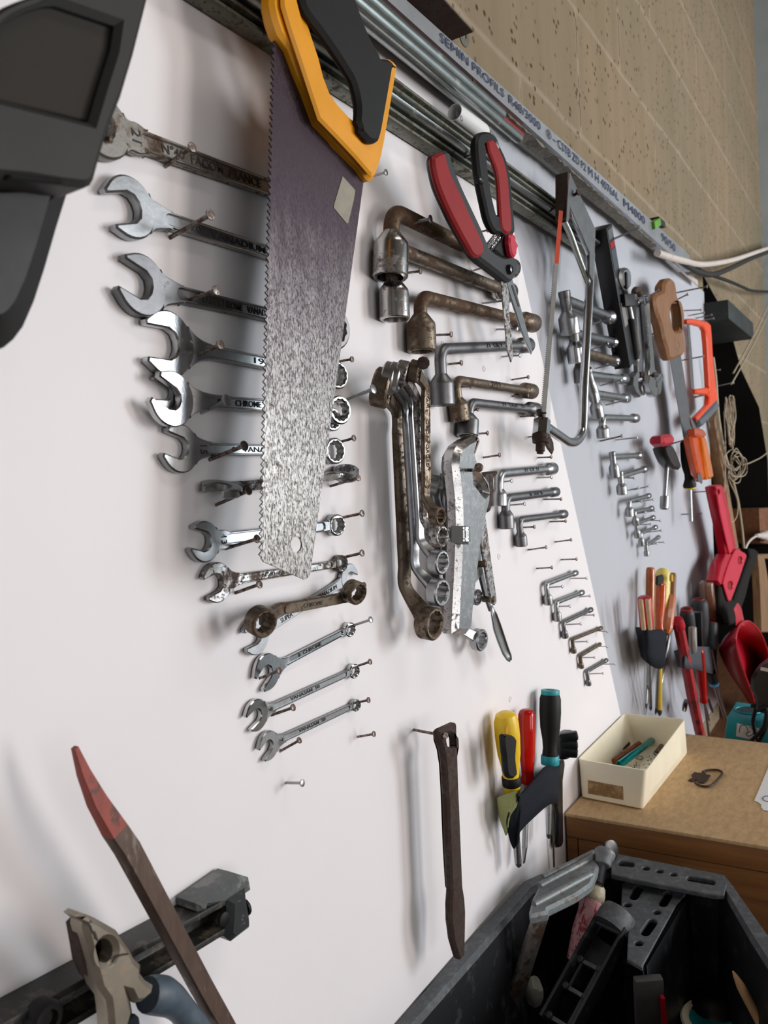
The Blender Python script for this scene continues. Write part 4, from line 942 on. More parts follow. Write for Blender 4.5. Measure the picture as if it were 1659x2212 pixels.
# ---------------------------------------------------------------- bow saw with chrome tube frame
n = .045
zT = zf(1060, 360, 3.4577)
bs = thing('bow_saw', 'chrome tube framed bow saw with an orange ended blade', 'saw', P(1240, 600, n))
fp = [zT(*q) for q in [(425, 1945), (520, 2010), (590, 2052), (640, 2040), (685, 1960), (690, 1860)]]
tubep = [(420, 1950), (520, 2018), (585, 2058), (640, 2050), (680, 1990), (690, 1880), (700, 1600), (722, 1200), (740, 860), (745, 700), (742, 640), (700, 540), (640, 400), (585, 240)]
pth = cat([P(*zT(*q), n) for q in tubep], 5)
part('frame', MB().tube(pth, .0062, 18), M['chrome'], bs)
# pressed steel lever head
head = [(500, 70), (585, 48), (640, 170), (720, 350), (790, 500), (770, 640), (755, 850), (700, 872), (685, 850), (690, 640), (740, 610), (640, 420), (575, 410), (540, 400), (490, 330)]
hp = [(590, 50), (780, 470), (775, 600), (762, 860), (735, 800), (735, 640), (590, 300), (578, 410), (560, 415), (578, 120)]
part('lever', pxplate(hp, n + .007, .0016, .0005, (), zT), M['grey'], bs)
part('lever', pxplate(hp, n - .0085, .0016, .0005, (), zT), M['grey'], bs)
pA, pB = P(*zT(540, 62), n), P(*zT(540, 400), n)
part('clamp_block', MB().bar(pA, pB, .017, .0115).bevel(.0015), M['darkrust'], bs, 'dark rusty blade clamp')
part('tension_rod', MB().tube(cat([P(*zT(*q), n) for q in [(545, 400), (600, 520), (660, 690), (725, 860)]], 4), .0042, 14), M['galv'], bs)
bt, bb = P(*zT(525, 330), n + .001), P(*zT(393, 1870), n + .001)
db = (bb - bt); sd = N * 1.0
wb = P(*zT(545, 900), n) - P(*zT(510, 900), n)
wd = (Vector((1, 0, 0)) - db.normalized() * db.normalized().x).normalized()
# blade seen nearly edge on: its width lies across the board normal and the board
bd = (wd * .60 + N * .80).normalized()
def blade_piece(f0, f1):
    p, q = bt.lerp(bb, f0), bt.lerp(bb, f1); return MB().bar(p, q, .0052, .0009, bd)
M['bladegrey'] = metal('dull_blade_steel', (176, 176, 174), .5, .1, (90, 80, 70), 300, met=.45)
part('blade', blade_piece(.27, 1.0), M['bladegrey'], bs)
part('blade_end', blade_piece(.0, .27), M['orange'], bs, 'orange painted end of the blade')
kk = 70; tm = MB()
for i in range(kk):
    f = .27 + .7 * i / kk; p = bt.lerp(bb, f) - bd * .0026; q = bt.lerp(bb, f + .6 / kk) - bd * .0026
    tm.add([p, q, p.lerp(q, .5) - bd * .0018, p + db.normalized().cross(bd) * .0007], [(0, 1, 2), (0, 2, 3), (1, 3, 2), (0, 3, 1)])
part('teeth', tm, M['bladegrey'], bs)
h0, h1 = P(*zT(385, 1890), n), P(*zT(375, 2000), n)
part('tension_nut', MB().lathe(h0, h1, [(0, .010), ((h1 - h0).length, .010)], 6), M['chrome'], bs)
part('blade_holder', MB().bar(P(*zT(360, 1815), n), h0, .006, .004).bevel(.0006), M['darkrust'], bs)
part('pin', MB().tube([P(*zT(378, 1842), n - .002), P(*zT(410, 1840), n + .010)], .0012, 8), M['darkrust'], bs)
part('threaded_end', MB().lathe(h1, P(*zT(370, 2110), n), [(0, .0102), (.004, .0105), (.010, .0095), (.0105, .0055), (.020, .0055), (.021, .004), (.023, .004)], 18), M['darkrust'], bs)
wing = [(400, 2000), (440, 2010), (462, 2060), (466, 2120), (455, 2150), (425, 2110), (402, 2060)]
part('wing', pxplate(wing, n + .002, .003, .0012, (), zT), M['darkrust'], bs)
nail(zT(345, 388), zT(650, 195), 'dark rusty nail through the head of the bow saw', 'darkrust', .0019, .1, group='nails above the angled wrenches')

# ---------------------------------------------------------------- ring wrench bundle on one nail
zU = zf(830, 780, 3.456)
RG = 'ring wrenches hung in a bundle on one nail'
def ringw(label, top, n0, n1, bot, ntop, nbar, nbot, r0, r1, w, th, mat, **k):
    pp = [P(*zU(*top), ntop), P(*zU(*n0), nbar), P(*zU(*n1), nbar), P(*zU(*bot), nbot)]
    return offset_ring(label, pp, r0, r1, w, th, mat, RG, topax=(.42, -.9, -.30), ringax=k.pop('ringax', (-.10, -1, -.06)), side=k.pop('side', (-.3, -1, 0)), **k)
ringw('longest and darkest ring wrench, nearest the board in the bundle', (-15, 200), (100, 380), (160, 1690), (335, 1955), .030, .012, .030, .017, .0155, .0125, .0075, 'brownsteel', rt=.015)
ringw('second ring wrench of the bundle, zinc grey with a large clean ring', (35, 130), (160, 330), (235, 1540), (400, 1725), .036, .023, .042, .0140, .0128, .0085, .0055, 'satin', rt=.011)
ringw('third ring wrench of the bundle, its bright ring above the large clean one', (80, 120), (205, 300), (272, 1340), (402, 1500), .041, .031, .048, .0125, .0112, .0080, .0052, 'satin', rt=.0105)
ringw('fourth ring wrench of the bundle, dark brown top and worn ring', (135, 90), (240, 270), (300, 1190), (405, 1308), .047, .039, .054, .0108, .0098, .0074, .005, 'spotted', rt=.0095)
ringw('front ring wrench of the bundle with DROP FORGED along its shaft', (225, 75), (305, 190), (310, 1020), (395, 1158), .054, .047, .060, .0095, .0082, .0082, .005, 'brownsteel', rt=.009, txt='AM      DROP FORGED', tpos=.42, tw=.62)
nail(zU(205, 60), zU(290, 15), 'thick rusty nail carrying the bundle of ring wrenches', 'darkrust', .0022, group='nails above the angled wrenches', n=.066)
# wrenches behind the locking pliers
BG = 'small wrenches hung behind the locking pliers'
ringw('ring wrench whose large ring shows below the locking pliers', (375, 920), (380, 1010), (520, 1960), (705, 2080), .010, .008, .018, .0105, .0118, .0085, .005, 'satin', rt=.010)
ringw('ring wrench whose ring shows right of the locking pliers', (430, 905), (420, 1010), (600, 1700), (685, 1762), .015, .013, .016, .009, .0086, .0065, .0045, 'satin', rt=.007)
ringw('front ring wrench behind the locking pliers, bowed near its top', (465, 900), (455, 1030), (500, 1400), (560, 1800), .020, .018, .016, .008, .008, .0058, .0045, 'satin', rt=.007)
for o in C.objects:
    if o.get('label', '') in ('ring wrench whose large ring shows below the locking pliers', 'ring wrench whose ring shows right of the locking pliers', 'front ring wrench behind the locking pliers, bowed near its top'): o['group'] = BG

# ---------------------------------------------------------------- locking pliers
n = .030
lp = thing('locking_pliers', 'large worn locking pliers hanging on a nail between the wrench groups', 'pliers', P(1000, 1100, n))
body_c = [((575, 600), .0075, .012), ((520, 640), .0095, .013), ((500, 720), .0105, .014), ((510, 850), .011, .0145), ((540, 960), .0115, .015), ((570, 1060), .012, .015), ((575, 1150), .012, .0145), ((570, 1230), .0115, .014)]
def channel(cs, nn):
    rings = []; pts = [P(*zU(*c[0]), nn) for c in cs]
    for i, (c, p) in enumerate(zip(cs, pts)):
        tn = (pts[min(i + 1, len(pts) - 1)] - pts[max(i - 1, 0)]).normalized(); b = N.cross(tn).normalized()
        rings.append([p + b * c[1] * math.cos(w) + N * c[2] * math.sin(w) * .62 for w in [2 * PI * j / 20 for j in range(20)]])
    return rings
# the upper arm: rounded back (left), flat side towards the room
side_ = [(575, 585), (645, 552), (655, 580), (625, 690), (632, 720), (680, 830), (720, 900), (740, 980), (735, 1060), (700, 1200), (690, 1260), (665, 1400), (640, 1600), (615, 1800), (600, 1990), (575, 2035), (470, 2035), (470, 1980), (490, 1600), (500, 1350), (505, 1220), (500, 1040), (485, 900), (472, 780), (480, 690), (510, 630)]
slot = [(625, 1240), (625, 1372), (508, 1350), (508, 1225)]
jawhole = [(612, 862), (640, 872), (676, 905), (700, 940), (704, 975), (690, 992), (668, 972), (640, 930), (614, 900)]
part('body', pxplate(side_, n - .010, .020, .0055, [jawhole], zU, hsil=0), metal('worn_chrome', (200, 198, 198), .24, .32, (72, 60, 56), 420, pit=.05), lp)
k0, k1 = P(*zU(560, 1235), n + .005), P(*zU(562, 1350), n + .005); kl = (k1 - k0).length
prof_ = []
for f, r in ((0, .0098), (.04, .0108), (.16, .0108), (.17, .0098), (.24, .0098), (.25, .0108)): prof_.append((f * kl, r))
prof_ += [(.75 * kl, .0108), (.76 * kl, .0098), (.83 * kl, .0098), (.84 * kl, .0108), (.96 * kl, .0108), (kl, .0098)]
part('slot', pxplate([(500, 1228), (622, 1232), (628, 1370), (500, 1352)], n + .0122, .0006, 0, (), zU), M['mark'], lp)
part('adjusting_knob', MB().lathe(k0, k1, prof_, 28), M['chrome'], lp)
part('knurl', MB().lathe(k0, k1, [(.25 * kl, .0104), (.27 * kl, .0112), (.5 * kl, .0113), (.73 * kl, .0112), (.75 * kl, .0104)], 56, 28, .12), M['grey'], lp)
jaw_ = [(700, 870), (720, 835), (800, 822), (815, 825), (812, 850), (780, 880), (785, 960), (770, 1060), (760, 1120), (745, 1130), (715, 1090), (735, 1000), (735, 940)]
part('jaw', pxplate(jaw_, n - .006, .012, .002, (), zU), M['darkrust'], lp, 'dark toothed lower jaw')
ujaw = [(640, 552), (668, 575), (672, 610), (640, 700), (628, 715), (622, 690), (640, 620)]
part('upper_jaw', pxplate(ujaw, n - .006, .014, .002, (), zU), M['brownsteel'], lp)
lev = [(705, 1180), (712, 1135), (730, 1118), (745, 1135), (752, 1180), (790, 1480), (830, 1760), (832, 1800), (818, 1822), (800, 1810), (785, 1760), (740, 1500), (715, 1350)]
part('lever', pxplate(lev, n + .001, .003, .0008, (), zU), M['spotted'], lp)
lev2 = [(690, 1180), (700, 1130), (712, 1140), (705, 1260), (720, 1500), (760, 1700), (800, 1860), (785, 1870), (740, 1740), (680, 1500)]
part('lever', pxplate(lev2, n - .010, .003, .0008, (), zU), M['grey'], lp)
link = [(712, 1510), (730, 1560), (730, 1590), (640, 1700), (630, 1690), (640, 1640), (690, 1540)]
part('link', pxplate(link, n - .006, .003, .0008, (), zU), M['satin'], lp)
for q in ((730, 1165), (752, 1515), (815, 1780)):
    c = P(*zU(*q), n + .004); part('rivet', MB().lathe(c - N * .012, c + N, [(0, .0034), (.0125, .0034), (.0135, .0026)], 14), M['brownsteel'], lp)
# spoon shaped trigger end
tc = [(800, 1830, 20), (825, 1900, 45), (850, 1990, 62), (880, 2080, 62), (912, 2170, 56), (935, 2215, 46), (945, 2240, 22)]
rings = []
for x, y, w in tc:
    c = P(*zU(x, y), n - .002); b = Vector((1, 0, .25)).normalized(); hw = w / 3.456 * mpp(c) * .95
    rings.append([c + b * hw * math.cos(a) + N * (hw * .55 * math.sin(a)) for a in [PI + PI * j / 10 for j in range(11)]])
tg = MB().loft(rings, cap=False, closed=False); tp = part('trigger', tg, M['satin'], lp); md = tp.modifiers.new('t', 'SOLIDIFY'); md.thickness = .0018
nail(zU(585, 845), zU(705, 795), 'nail through the jaw of the locking pliers', 'nail', .0018, group='nails above the angled wrenches', n=.062)

# ---------------------------------------------------------------- steel rails and tubes under the stud
zl = P(1000, 345, .02)
def rail_line(px, n): p = P(*px, n); return p
def railz(px, n): return P(*px, n).z
nR = .024
zlo, zhi = railz((850, 244), nR), railz((850, 157), nR)
x0, x1 = .05, P(1295, 560, nR).x
hR = zhi - zlo
RGp = 'galvanised steel rails stacked on nails'
cs = [(0, .34), (.33, .68), (.67, 1.0)]
names = ['lowest galvanised rail of the stack running behind the saw handle', 'middle galvanised rail of the stack, with a bright rounded bead', 'top galvanised rail of the stack, dull and spotted']
for i, (a, b) in enumerate(cs):
    z0, z1 = zlo + hR * a, zlo + hR * b; d = z1 - z0; e = .003 * i
    pr_ = [(.002, z0), (.012 + e, z0), (.015 + e, z0 + d * .12), (.015 + e, z0 + d * .3), (.011 + e, z0 + d * .4), (.011 + e, z0 + d * .58), (.016 + e, z0 + d * .68), (.016 + e, z0 + d * .9), (.013 + e, z1 - .0006), (.002, z1 - .0006)]
    if i == 1: pr_ = [(.002, z0), (.010, z0), (.012, z0 + d * .15)] + [(.013 + .010 * math.sin(w), z0 + d * .52 - d * .34 * math.cos(w)) for w in [PI * j / 8 for j in range(9)]] + [(.010, z1 - .0006), (.002, z1 - .0006)]
    mb = MB().loft([[Vector((x, -y, z)) for y, z in pr_] for x in (x0 - .02 * i, x1 + (.0, .012, -.01)[i])])
    solo('steel_rail', mb, M['galvdull' if i != 1 else 'galv'], names[i], 'rail', RGp)
# tubes, in pairs of ends (full pixels of lower/right ends)
def tubeline(px_end, n, r, xs, label, m='galv', dz=0):
    e = P(*px_end, n); mb = MB().lathe(Vector((xs, e.y, e.z + dz)), e, [(0, r), ((e - Vector((xs, e.y, e.z + dz))).length - .003, r), ((e - Vector((xs, e.y, e.z + dz))).length - .001, r * .9), ((e - Vector((xs, e.y, e.z + dz))).length, r * .6)], 18)
    return solo('steel_tube', mb, M[m], label, 'tube', 'galvanised tubes held by wire nails')
tubeline((1098, 296), .018, .0075, .10, 'lowest galvanised tube under the stud, ending above the bow saw')
tubeline((1092, 262), .016, .0058, .10, 'second galvanised tube from below under the stud')
tubeline((1122, 300), .030, .0060, .08, 'frontmost galvanised tube under the stud, reaching furthest right')
tubeline((1086, 248), .028, .0055, .08, 'upper galvanised tube with a bright highlight, next to the red rod')
e = P(1126, 292, .020)
solo('red_rod', MB().lathe(Vector((.08, e.y, e.z + .002)), e, [(0, .0042), ((e - Vector((.08, e.y, e.z + .002))).length, .0042)], 12), M['red'], 'dull red rod lying among the galvanised tubes under the stud', 'rod')
for (b, h, l) in [((968, 207), (1023, 178), 'dark nail gripping the galvanised tubes near their end'), ((760, 20), (800, -10), 'dark nail gripping the galvanised tubes at the top edge'), ((1062, 247), (1068, 233), 'short nail behind the ends of the galvanised tubes')]:
    nail(b, h, l, 'darkrust', .0014, .08, group='nails under the stud')
nail((548, 72), (590, 30), 'thick pale nail under the rails left of the saw', 'nailb', .0024, .08, group='nails under the stud')
# cylinder clip tucked on the rails
c = P(1000, 262, .02); d_ = P(1040, 285, .03)
g = thing('printed_tube', 'short white printed tube end poking out above the rails', 'tube', c)
ax = (P(1036, 290, .022) - P(985, 240, .024)); tb = MB().lathe(P(982, 242, .02), P(1040, 284, .024), [(.035, .0074), (0, .0078), (.0, .0086), (.004, .0088), (ax.length * .95, .0088), (ax.length, .008)], 22)
part('tube', tb, M['white'], g)
fr_ = frame(P(985, 262, .032), ax, V)
part('lettering', text_mesh('III  O', .008, .0002, (P(992, 252, .032), ax.normalized(), ax.normalized().cross(N) * -1, N)), M['mark'], g)
# black power tool at the top left, close to the lens
zW = zf(0, 0, 2.9106)
dq = .20; dn = dq * 1.0
bt_ = thing('black_tool', 'large black plastic tool body with a square recess at the top left corner', 'power tool', P(80, 200, .12))
nF = .135
outer = [(-520, 420), (-60, 120), (-20, 78), (40, 32), (110, 2), (200, -30), (420, -120), (1000, -300), (940, 10), (860, 330), (780, 600), (700, 800), (645, 985), (610, 1120), (590, 1155), (555, 1172), (510, 1170), (400, 1158), (200, 1125), (0, 1110), (-520, 1060)]
rec = [(-380, 420), (-40, 190), (60, 120), (180, 60), (300, 25), (370, 22), (742, 150), (720, 300), (650, 520), (578, 762), (400, 715), (0, 612), (-380, 548)]
part('housing', pxplate(outer, nF - .05, .05, .0025, [rec], zW, 1.0), plastic('matt_black_housing', (31, 30, 28), .6, .12, 25), bt_)
part('recess_plate', pxplate([(-400, 425), (-50, 182), (50, 110), (170, 50), (290, 14), (375, 10), (748, 142), (725, 300), (655, 520), (582, 770), (400, 722), (0, 630), (-400, 560)], nF - .009, .004, .0005, (), zW, 1.0), plastic('dusty_recess', (40, 36, 32), .85, .3, 18), bt_, 'dusty sunken square plate')
arm = [(-420, 1060), (420, 1060), (405, 1200), (330, 1440), (255, 1700), (190, 1900), (120, 2060), (60, 2140), (0, 2190), (-60, 2215), (-420, 2240)]
part('grip', pxplate(arm, nF - .052, .036, .012, (), zW, .6), plastic('matt_black_grip', (15, 16, 17), .5, .1, 40), bt_, 'curved dark grip below the housing')
part('rim_line', pxplate([(60, 1090), (400, 1128), (400, 1160), (60, 1122)], nF - .004, .0045, .001, (), zW, 1.0), M['black'], bt_)
sc_ = P(*zW(655, 880), nF - .03); part('screw', MB().lathe(sc_, sc_ + U * .2 + N * .3, [(0, .0016), (.003, .0016), (.0036, .001)], 12), M['brownsteel'], bt_)
zV = zf(1280, 480, 5.531); zX = zf(1380, 580, 3.882); zY = zf(1480, 560, 9.218); zZ = zf(1480, 780, 7.374); z3 = zf(1500, 1060, 7.372); z4 = zf(1500, 1340, 7.372)
# dark level hanging on its nail
nf = .034
a0, a1 = P(*zV(165, 75), nf), P(*zV(452, 1740), nf)
t = (a1 - a0).normalized(); sx = Vector((1, 0, 0)); sx = (sx - t * sx.dot(t)).normalized(); wx = .034
ln = (a1 - a0).length
g = thing('black_level', 'long black spirit level hanging flat beside the ratchet, with a small red sticker', 'level', a0)
mb = MB().box((a0 + a1) / 2 + sx * wx / 2 + N * -.013, t * ln / 2, sx * wx / 2, N * .013).bevel(.0012)
part('body', mb, M['blackgloss'], g)
def onface(f0, f1, m, nm, lab=None):
    part(nm, MB().box(a0 + t * ln * (f0 + f1) / 2 + sx * wx * .5 + N * .0003, t * ln * (f1 - f0) / 2, sx * wx * .40, N * .0003), m, g, lab)
onface(.02, .085, M['grey'], 'plate'); onface(.105, .15, M['red'], 'sticker', 'red sticker'); onface(.155, .30, plastic('blue_grey_label', (60, 70, 80), .4), 'sticker', 'blue-grey sticker')
part('vial_window', MB().box(a0 + t * ln * .62 + sx * wx * .5 + N * .0002, t * .02, sx * wx * .3, N * .0004), M['clear'], g)
# ratchet
g = thing('ratchet_wrench', 'ratchet with a dark handle leaning on the black level', 'ratchet', P(*zV(360, 650), .03))
hd = [(300, 600), (320, 560), (350, 545), (385, 550), (408, 590), (418, 660), (416, 760), (408, 790), (385, 800), (390, 880), (395, 900), (370, 880), (340, 800), (305, 720), (292, 660)]
part('head', pxplate(hd, .026, .014, .004, (), zV), M['satin'], g)
kk = P(*zV(402, 690), .041); part('selector', MB().bar(kk + V * .012, kk - V * .014, .004, .007).bevel(.001), M['blackgloss'], g)
part('shaft', MB().tube([P(*zV(380, 860), .033), P(*zV(430, 1000), .033), P(*zV(462, 1165), .033)], [.0058, .0050, .0055], 14), M['satin'], g)
p0, p1 = P(*zV(458, 1160), .033), P(*zV(512, 1640), .033); L = (p1 - p0).length
part('grip', MB().lathe(p0, p1, [(0, .0075), (.006, .0085), (L * .3, .0092), (L * .75, .0098), (L - .01, .0088), (L, .006)], 18), M['black'], g)
part('grip_inlay', MB().lathe(p0 + N * .0035 + U * .001, p1 + N * .0035 + U * .001, [(L * .06, .002), (L * .3, .0062), (L * .75, .0068), (L * .95, .002)], 14), plastic('brown_grip_inlay', (96, 78, 54), .45), g, 'brown inlay strip')
part('end_cap', MB().lathe(p1, p1 + (p1 - p0), [(0, .007), (.006, .006), (.009, .004)], 14), M['satin'], g)
mb = MB().bar(P(*zV(330, 940), .032), P(*zV(452, 938), .040), .020, .018, V).bevel(.002)
solo('magnet_block', mb, M['black'], 'small black block across the neck of the ratchet', 'block')
# adjustable wrenches
def adjust(label, hole, shaft, jaw, n, th, mat, z=zV, glyph=None):
    g = thing('adjustable_wrench', label, 'wrench', P(*z(*hole), n), 'adjustable wrenches on one nail')
    hx = [P(*z(*hole), n + th / 2)]
    o = [(hole[0] + 16 * math.cos(a), hole[1] + 42 * math.sin(a)) for a in [2 * PI * i / 16 for i in range(16)]]
    part('shaft', pxplate(shaft, n, th, .0015, [o], z), M[mat], g)
    for nm, pl, lab in jaw: part(nm, pxplate(pl, n - .001, th + .003, .0015, (), z), M[mat if nm != 'worm' else 'darkrust'], g)
    return g
adjust('left adjustable wrench, mostly hidden behind the ratchet', (530, 975), [(500, 920), (530, 910), (560, 930), (572, 1200), (580, 1500), (585, 1800), (520, 1800), (505, 1500), (500, 1200)],
       [('jaw', [(500, 1780), (520, 1790), (525, 1850), (505, 1900), (510, 1980), (545, 2080), (530, 2095), (480, 2040), (450, 1950), (455, 1850)], None), ('sliding_jaw', [(560, 1910), (610, 1880), (610, 1990), (590, 2070), (565, 2050), (552, 1970)], None), ('worm', [(545, 1795), (590, 1795), (590, 1860), (550, 1850)], None)], .012, .009, 'grey')
g = adjust('right adjustable wrench, bright with letters down its shaft and shining jaws', (615, 930), [(585, 880), (615, 870), (640, 885), (650, 1000), (680, 1400), (715, 1760), (760, 1810), (700, 1830), (640, 1830), (655, 1700), (632, 1400), (600, 1000)],
       [('jaw', [(640, 1830), (690, 1860), (720, 1900), (715, 1960), (730, 2050), (725, 2095), (690, 2080), (650, 2010), (625, 1930)], None), ('sliding_jaw', [(730, 1925), (800, 1815), (812, 1860), (805, 1900), (790, 1910), (785, 1990), (770, 2060), (755, 2060), (740, 1980)], None), ('worm', [(690, 1800), (745, 1790), (755, 1850), (700, 1850)], None)], .022, .010, 'chrome')
qa, qb = P(*zV(628, 1050), .0325), P(*zV(690, 1700), .0325); d = qb - qa
part('lettering', text_mesh('CHROME VANADIUM', .008, .0003, frame((qa + qb) / 2 + U * .004, d, U), width=d.length * .8), M['mark'], g)
c0 = P(*zV(535, 870), .030); mb = MB().tube([c0 + Vector((.020 * math.cos(a), 0, .009 * math.sin(a))) for a in [PI * i / 12 for i in range(13)]], .005, 10)
solo('rusty_ring', mb, M['darkrust'], 'rusty brown bow over the hanging ends of the adjustable wrenches', 'ring')
# wooden handled saw
n = .03
g = thing('pruning_saw', 'hand saw with a worn beech handle hanging handle up', 'saw', P(*zX(250, 500), n))
wh = [(178, 120), (195, 95), (215, 86), (245, 93), (265, 140), (278, 230), (302, 300), (320, 400), (326, 520), (341, 620), (346, 690), (335, 732), (290, 750), (250, 770), (218, 764), (202, 690), (172, 590), (150, 480), (112, 380), (93, 290), (98, 235), (130, 208), (168, 190), (172, 150)]
ho = [(268, 298), (292, 320), (310, 400), (304, 470), (288, 530), (268, 505), (246, 425), (246, 350)]
part('handle', pxplate(wh, n - .010, .020, .005, [ho], zX, None, 3), M['woodsaw'], g)
sb = [(262, 765), (346, 715), (375, 900), (412, 1120), (440, 1400), (455, 1700), (435, 1720), (400, 1560), (352, 1290), (332, 1180)]
teeth = []
lo, hi = Vector((346, 715, 0)), Vector((412, 1120, 0))
for i in range(46):
    p = lo.lerp(hi, i / 46); teeth += [(p.x, p.y), (p.x + 4.5, p.y + 6)]
part('blade', pxplate([(262, 765)] + teeth + sb[3:], n - .0006, .0012, 0, (), zX), M['grey'], g)
for q in ((318, 690), (333, 640)):
    c = P(*zX(*q), n + .0095); part('rivet', MB().lathe(c - N * .003, c + N, [(0, .007), (.0035, .007), (.004, .005)], 14), M['brownsteel'], g)
# orange hacksaw
n = .034
g = thing('hacksaw', 'orange hacksaw with a grey grip at the right end of the boards', 'saw', P(*zX(500, 700), n))
fo = [(388, 430), (400, 422), (440, 424), (555, 447), (580, 472), (587, 560), (602, 800), (622, 980), (640, 1105), (615, 1130), (560, 1185), (500, 1250), (470, 1290), (462, 1250), (470, 1235), (540, 1165), (568, 1130), (572, 1080), (555, 1060), (480, 1056), (456, 1050), (456, 1012), (480, 1010), (560, 1000), (572, 985), (568, 900), (552, 620), (542, 530), (520, 492), (450, 472), (392, 466)]
part('frame', pxplate(fo, n - .006, .013, .003, (), zX), M['orange'], g)
part('grip', pxplate([(612, 1112), (640, 1125), (643, 1175), (600, 1235), (530, 1310), (490, 1342), (475, 1320), (462, 1268), (520, 1210), (585, 1150)], n - .010, .020, .007, (), zX), plastic('blue_grey_grip', (82, 90, 98), .55), g)
part('blade', pxplate([(402, 462), (424, 466), (446, 740), (462, 1005), (442, 1005), (424, 740)], n, .0008, 0, (), zX), M['chrome'], g)
c = P(*zX(590, 1018), n + .007); part('pivot_bolt', MB().lathe(c - N * .002, c + N, [(0, .008), (.003, .008), (.004, .006), (.004, .004)], 16), M['orange'], g)
part('wing_screw', MB().tube([P(*zX(470, 1078), n), P(*zX(538, 1062), n + .004)], .0022, 8), M['brownsteel'], g)
# T-handled nut driver, screwdriver, orange folding tool
g = thing('nut_driver', 'T-handled nut driver with a red end cap on its black handle', 'nut driver', P(*zX(200, 1450), .03))
part('end_cap', pxplate([(145, 1408), (160, 1400), (225, 1390), (240, 1410), (242, 1470), (230, 1480), (165, 1496), (146, 1472)], .02, .026, .005, (), zX), M['redp'], g)
part('handle', pxplate([(163, 1497), (236, 1484), (262, 1530), (305, 1645), (300, 1690), (245, 1682), (212, 1640), (180, 1570)], .016, .024, .005, (), zX), M['blackgloss'], g)
p0, p1, p2 = P(*zX(236, 1640), .028), P(*zX(216, 1915), .026), P(*zX(212, 2015), .026)
part('shank', MB().tube([p0, p1], .0042, 12), M['satin'], g)
L = (p2 - p1).length; part('socket', MB().lathe(p2, p1, [(.012, .0045), (0, .005), (0, .0078), (.004, .0085), (L, .0085), (L + .002, .0045)], 16), M['satin'], g)
g = thing('screwdriver', 'black handled screwdriver hanging shank down under the wooden saw', 'screwdriver', P(*zX(420, 1600), .03))
p0, p1, p2 = P(*zX(395, 1440), .026), P(*zX(427, 1832), .026), P(*zX(437, 2120), .026); L = (p1 - p0).length
part('handle', MB().lathe(p0, p1, [(0, .008), (.004, .013), (.04, .0145), (L * .55, .0135), (L * .72, .0095), (L * .82, .0095), (L * .95, .0145), (L, .0138)], 18, 6, .12), M['black'], g)
part('collar', MB().lathe(p1, p2, [(0, .0125), (.004, .012), (.006, .008)], 18), M['yellow2'], g, 'yellow collar')
part('shank', MB().tube([p1, p2], .0042, 12), M['satin'], g)
g = thing('folding_tool', 'clear orange handled folding tool hanging below the hacksaw grip', 'tool', P(*zX(500, 1550), .05))
n = .050
part('handle', pxplate([(402, 1412), (430, 1400), (470, 1402), (490, 1500), (530, 1700), (522, 1760), (500, 1790), (472, 1740), (430, 1560)], n - .010, .018, .005, (), zX), M['ambers'], g)
part('handle', pxplate([(490, 1402), (530, 1412), (548, 1480), (580, 1640), (598, 1742), (592, 1762), (552, 1772), (540, 1700), (515, 1560)], n - .002, .016, .005, (), zX), plastic('glossy_orange', (226, 120, 24), .2, .1, 40, .02, .5), g)
part('pivot_block', pxplate([(440, 1345), (470, 1338), (512, 1355), (528, 1395), (515, 1425), (470, 1418), (442, 1400)], n - .006, .02, .004, (), zX), M['ambers'], g)
part('lever', pxplate([(540, 1420), (556, 1470), (568, 1540), (560, 1560), (542, 1540)], n - .010, .008, .003, (), zX), M['ambers'], g)
part('blade', pxplate([(424, 1248), (436, 1252), (478, 1335), (462, 1352), (444, 1340)], n, .003, .001, (), zX), M['chrome'], g)
part('clip', pxplate([(500, 1720), (515, 1715), (530, 1780), (525, 1806), (508, 1790)], n + .006, .003, .001, (), zX), M['chrome'], g)
# ---------------------------------------------------------------- cables over the stud end
def cable(name, label, pts, r, m, cat_='cable', n=.03, seg=10, z=None, sub=6, group=None):
    q = [P(*(z(*p[:2]) if z else p[:2]), p[2] if len(p) > 2 else n) for p in pts]
    return solo(name, MB().tube(cat(q, sub), r, seg), M[m], label, cat_, group)
cable('white_cable', 'thick white cable sagging from the stud end to the right', [(880, 640), (960, 668), (1050, 692), (1200, 722), (1400, 692), (1560, 640), (1720, 585)], .0068, 'cablewhite', z=zI, n=.035)
pc = cat([P(*zI(*q), .03) for q in [(1040, 690), (1100, 740), (1180, 780), (1280, 790), (1400, 745), (1540, 680), (1720, 610)]], 16)
solo('corrugated_conduit', MB().tube(pc, [.0072 if i % 2 else .0060 for i in range(len(pc))], 10), M['cabledark'], 'dark corrugated conduit sagging under the white cable', 'conduit')
cable('black_cable', 'thin black cable drooping across the block wall at the right edge', [(1150, 735), (1200, 772), (1290, 806), (1400, 846), (1480, 880), (1560, 908), (1720, 914)], .0045, 'cordblack', z=zI, n=.02)
solo('white_strip', MB().bar(P(*zI(915, 632), .02), P(*zI(1160, 852), .004), .004, .012, N).bevel(.001), M['cablewhite'], 'flat white strip bent down from the stud onto the board corner', 'strip')
for i, (a, b, l) in enumerate([((1690, 590), (1584, 806), 'upper of two thin wires running from the coil up to the right edge'), ((1690, 612), (1580, 830), 'lower of two thin wires running from the coil up to the right edge')]):
    cable('thin_wire', l, [a + (.05,), ((a[0] + b[0]) / 2 + 2, (a[1] + b[1]) / 2 + 4, .05), b + (.05,)], .0022, 'wirebeige', 'wire', group='wires at the right edge')
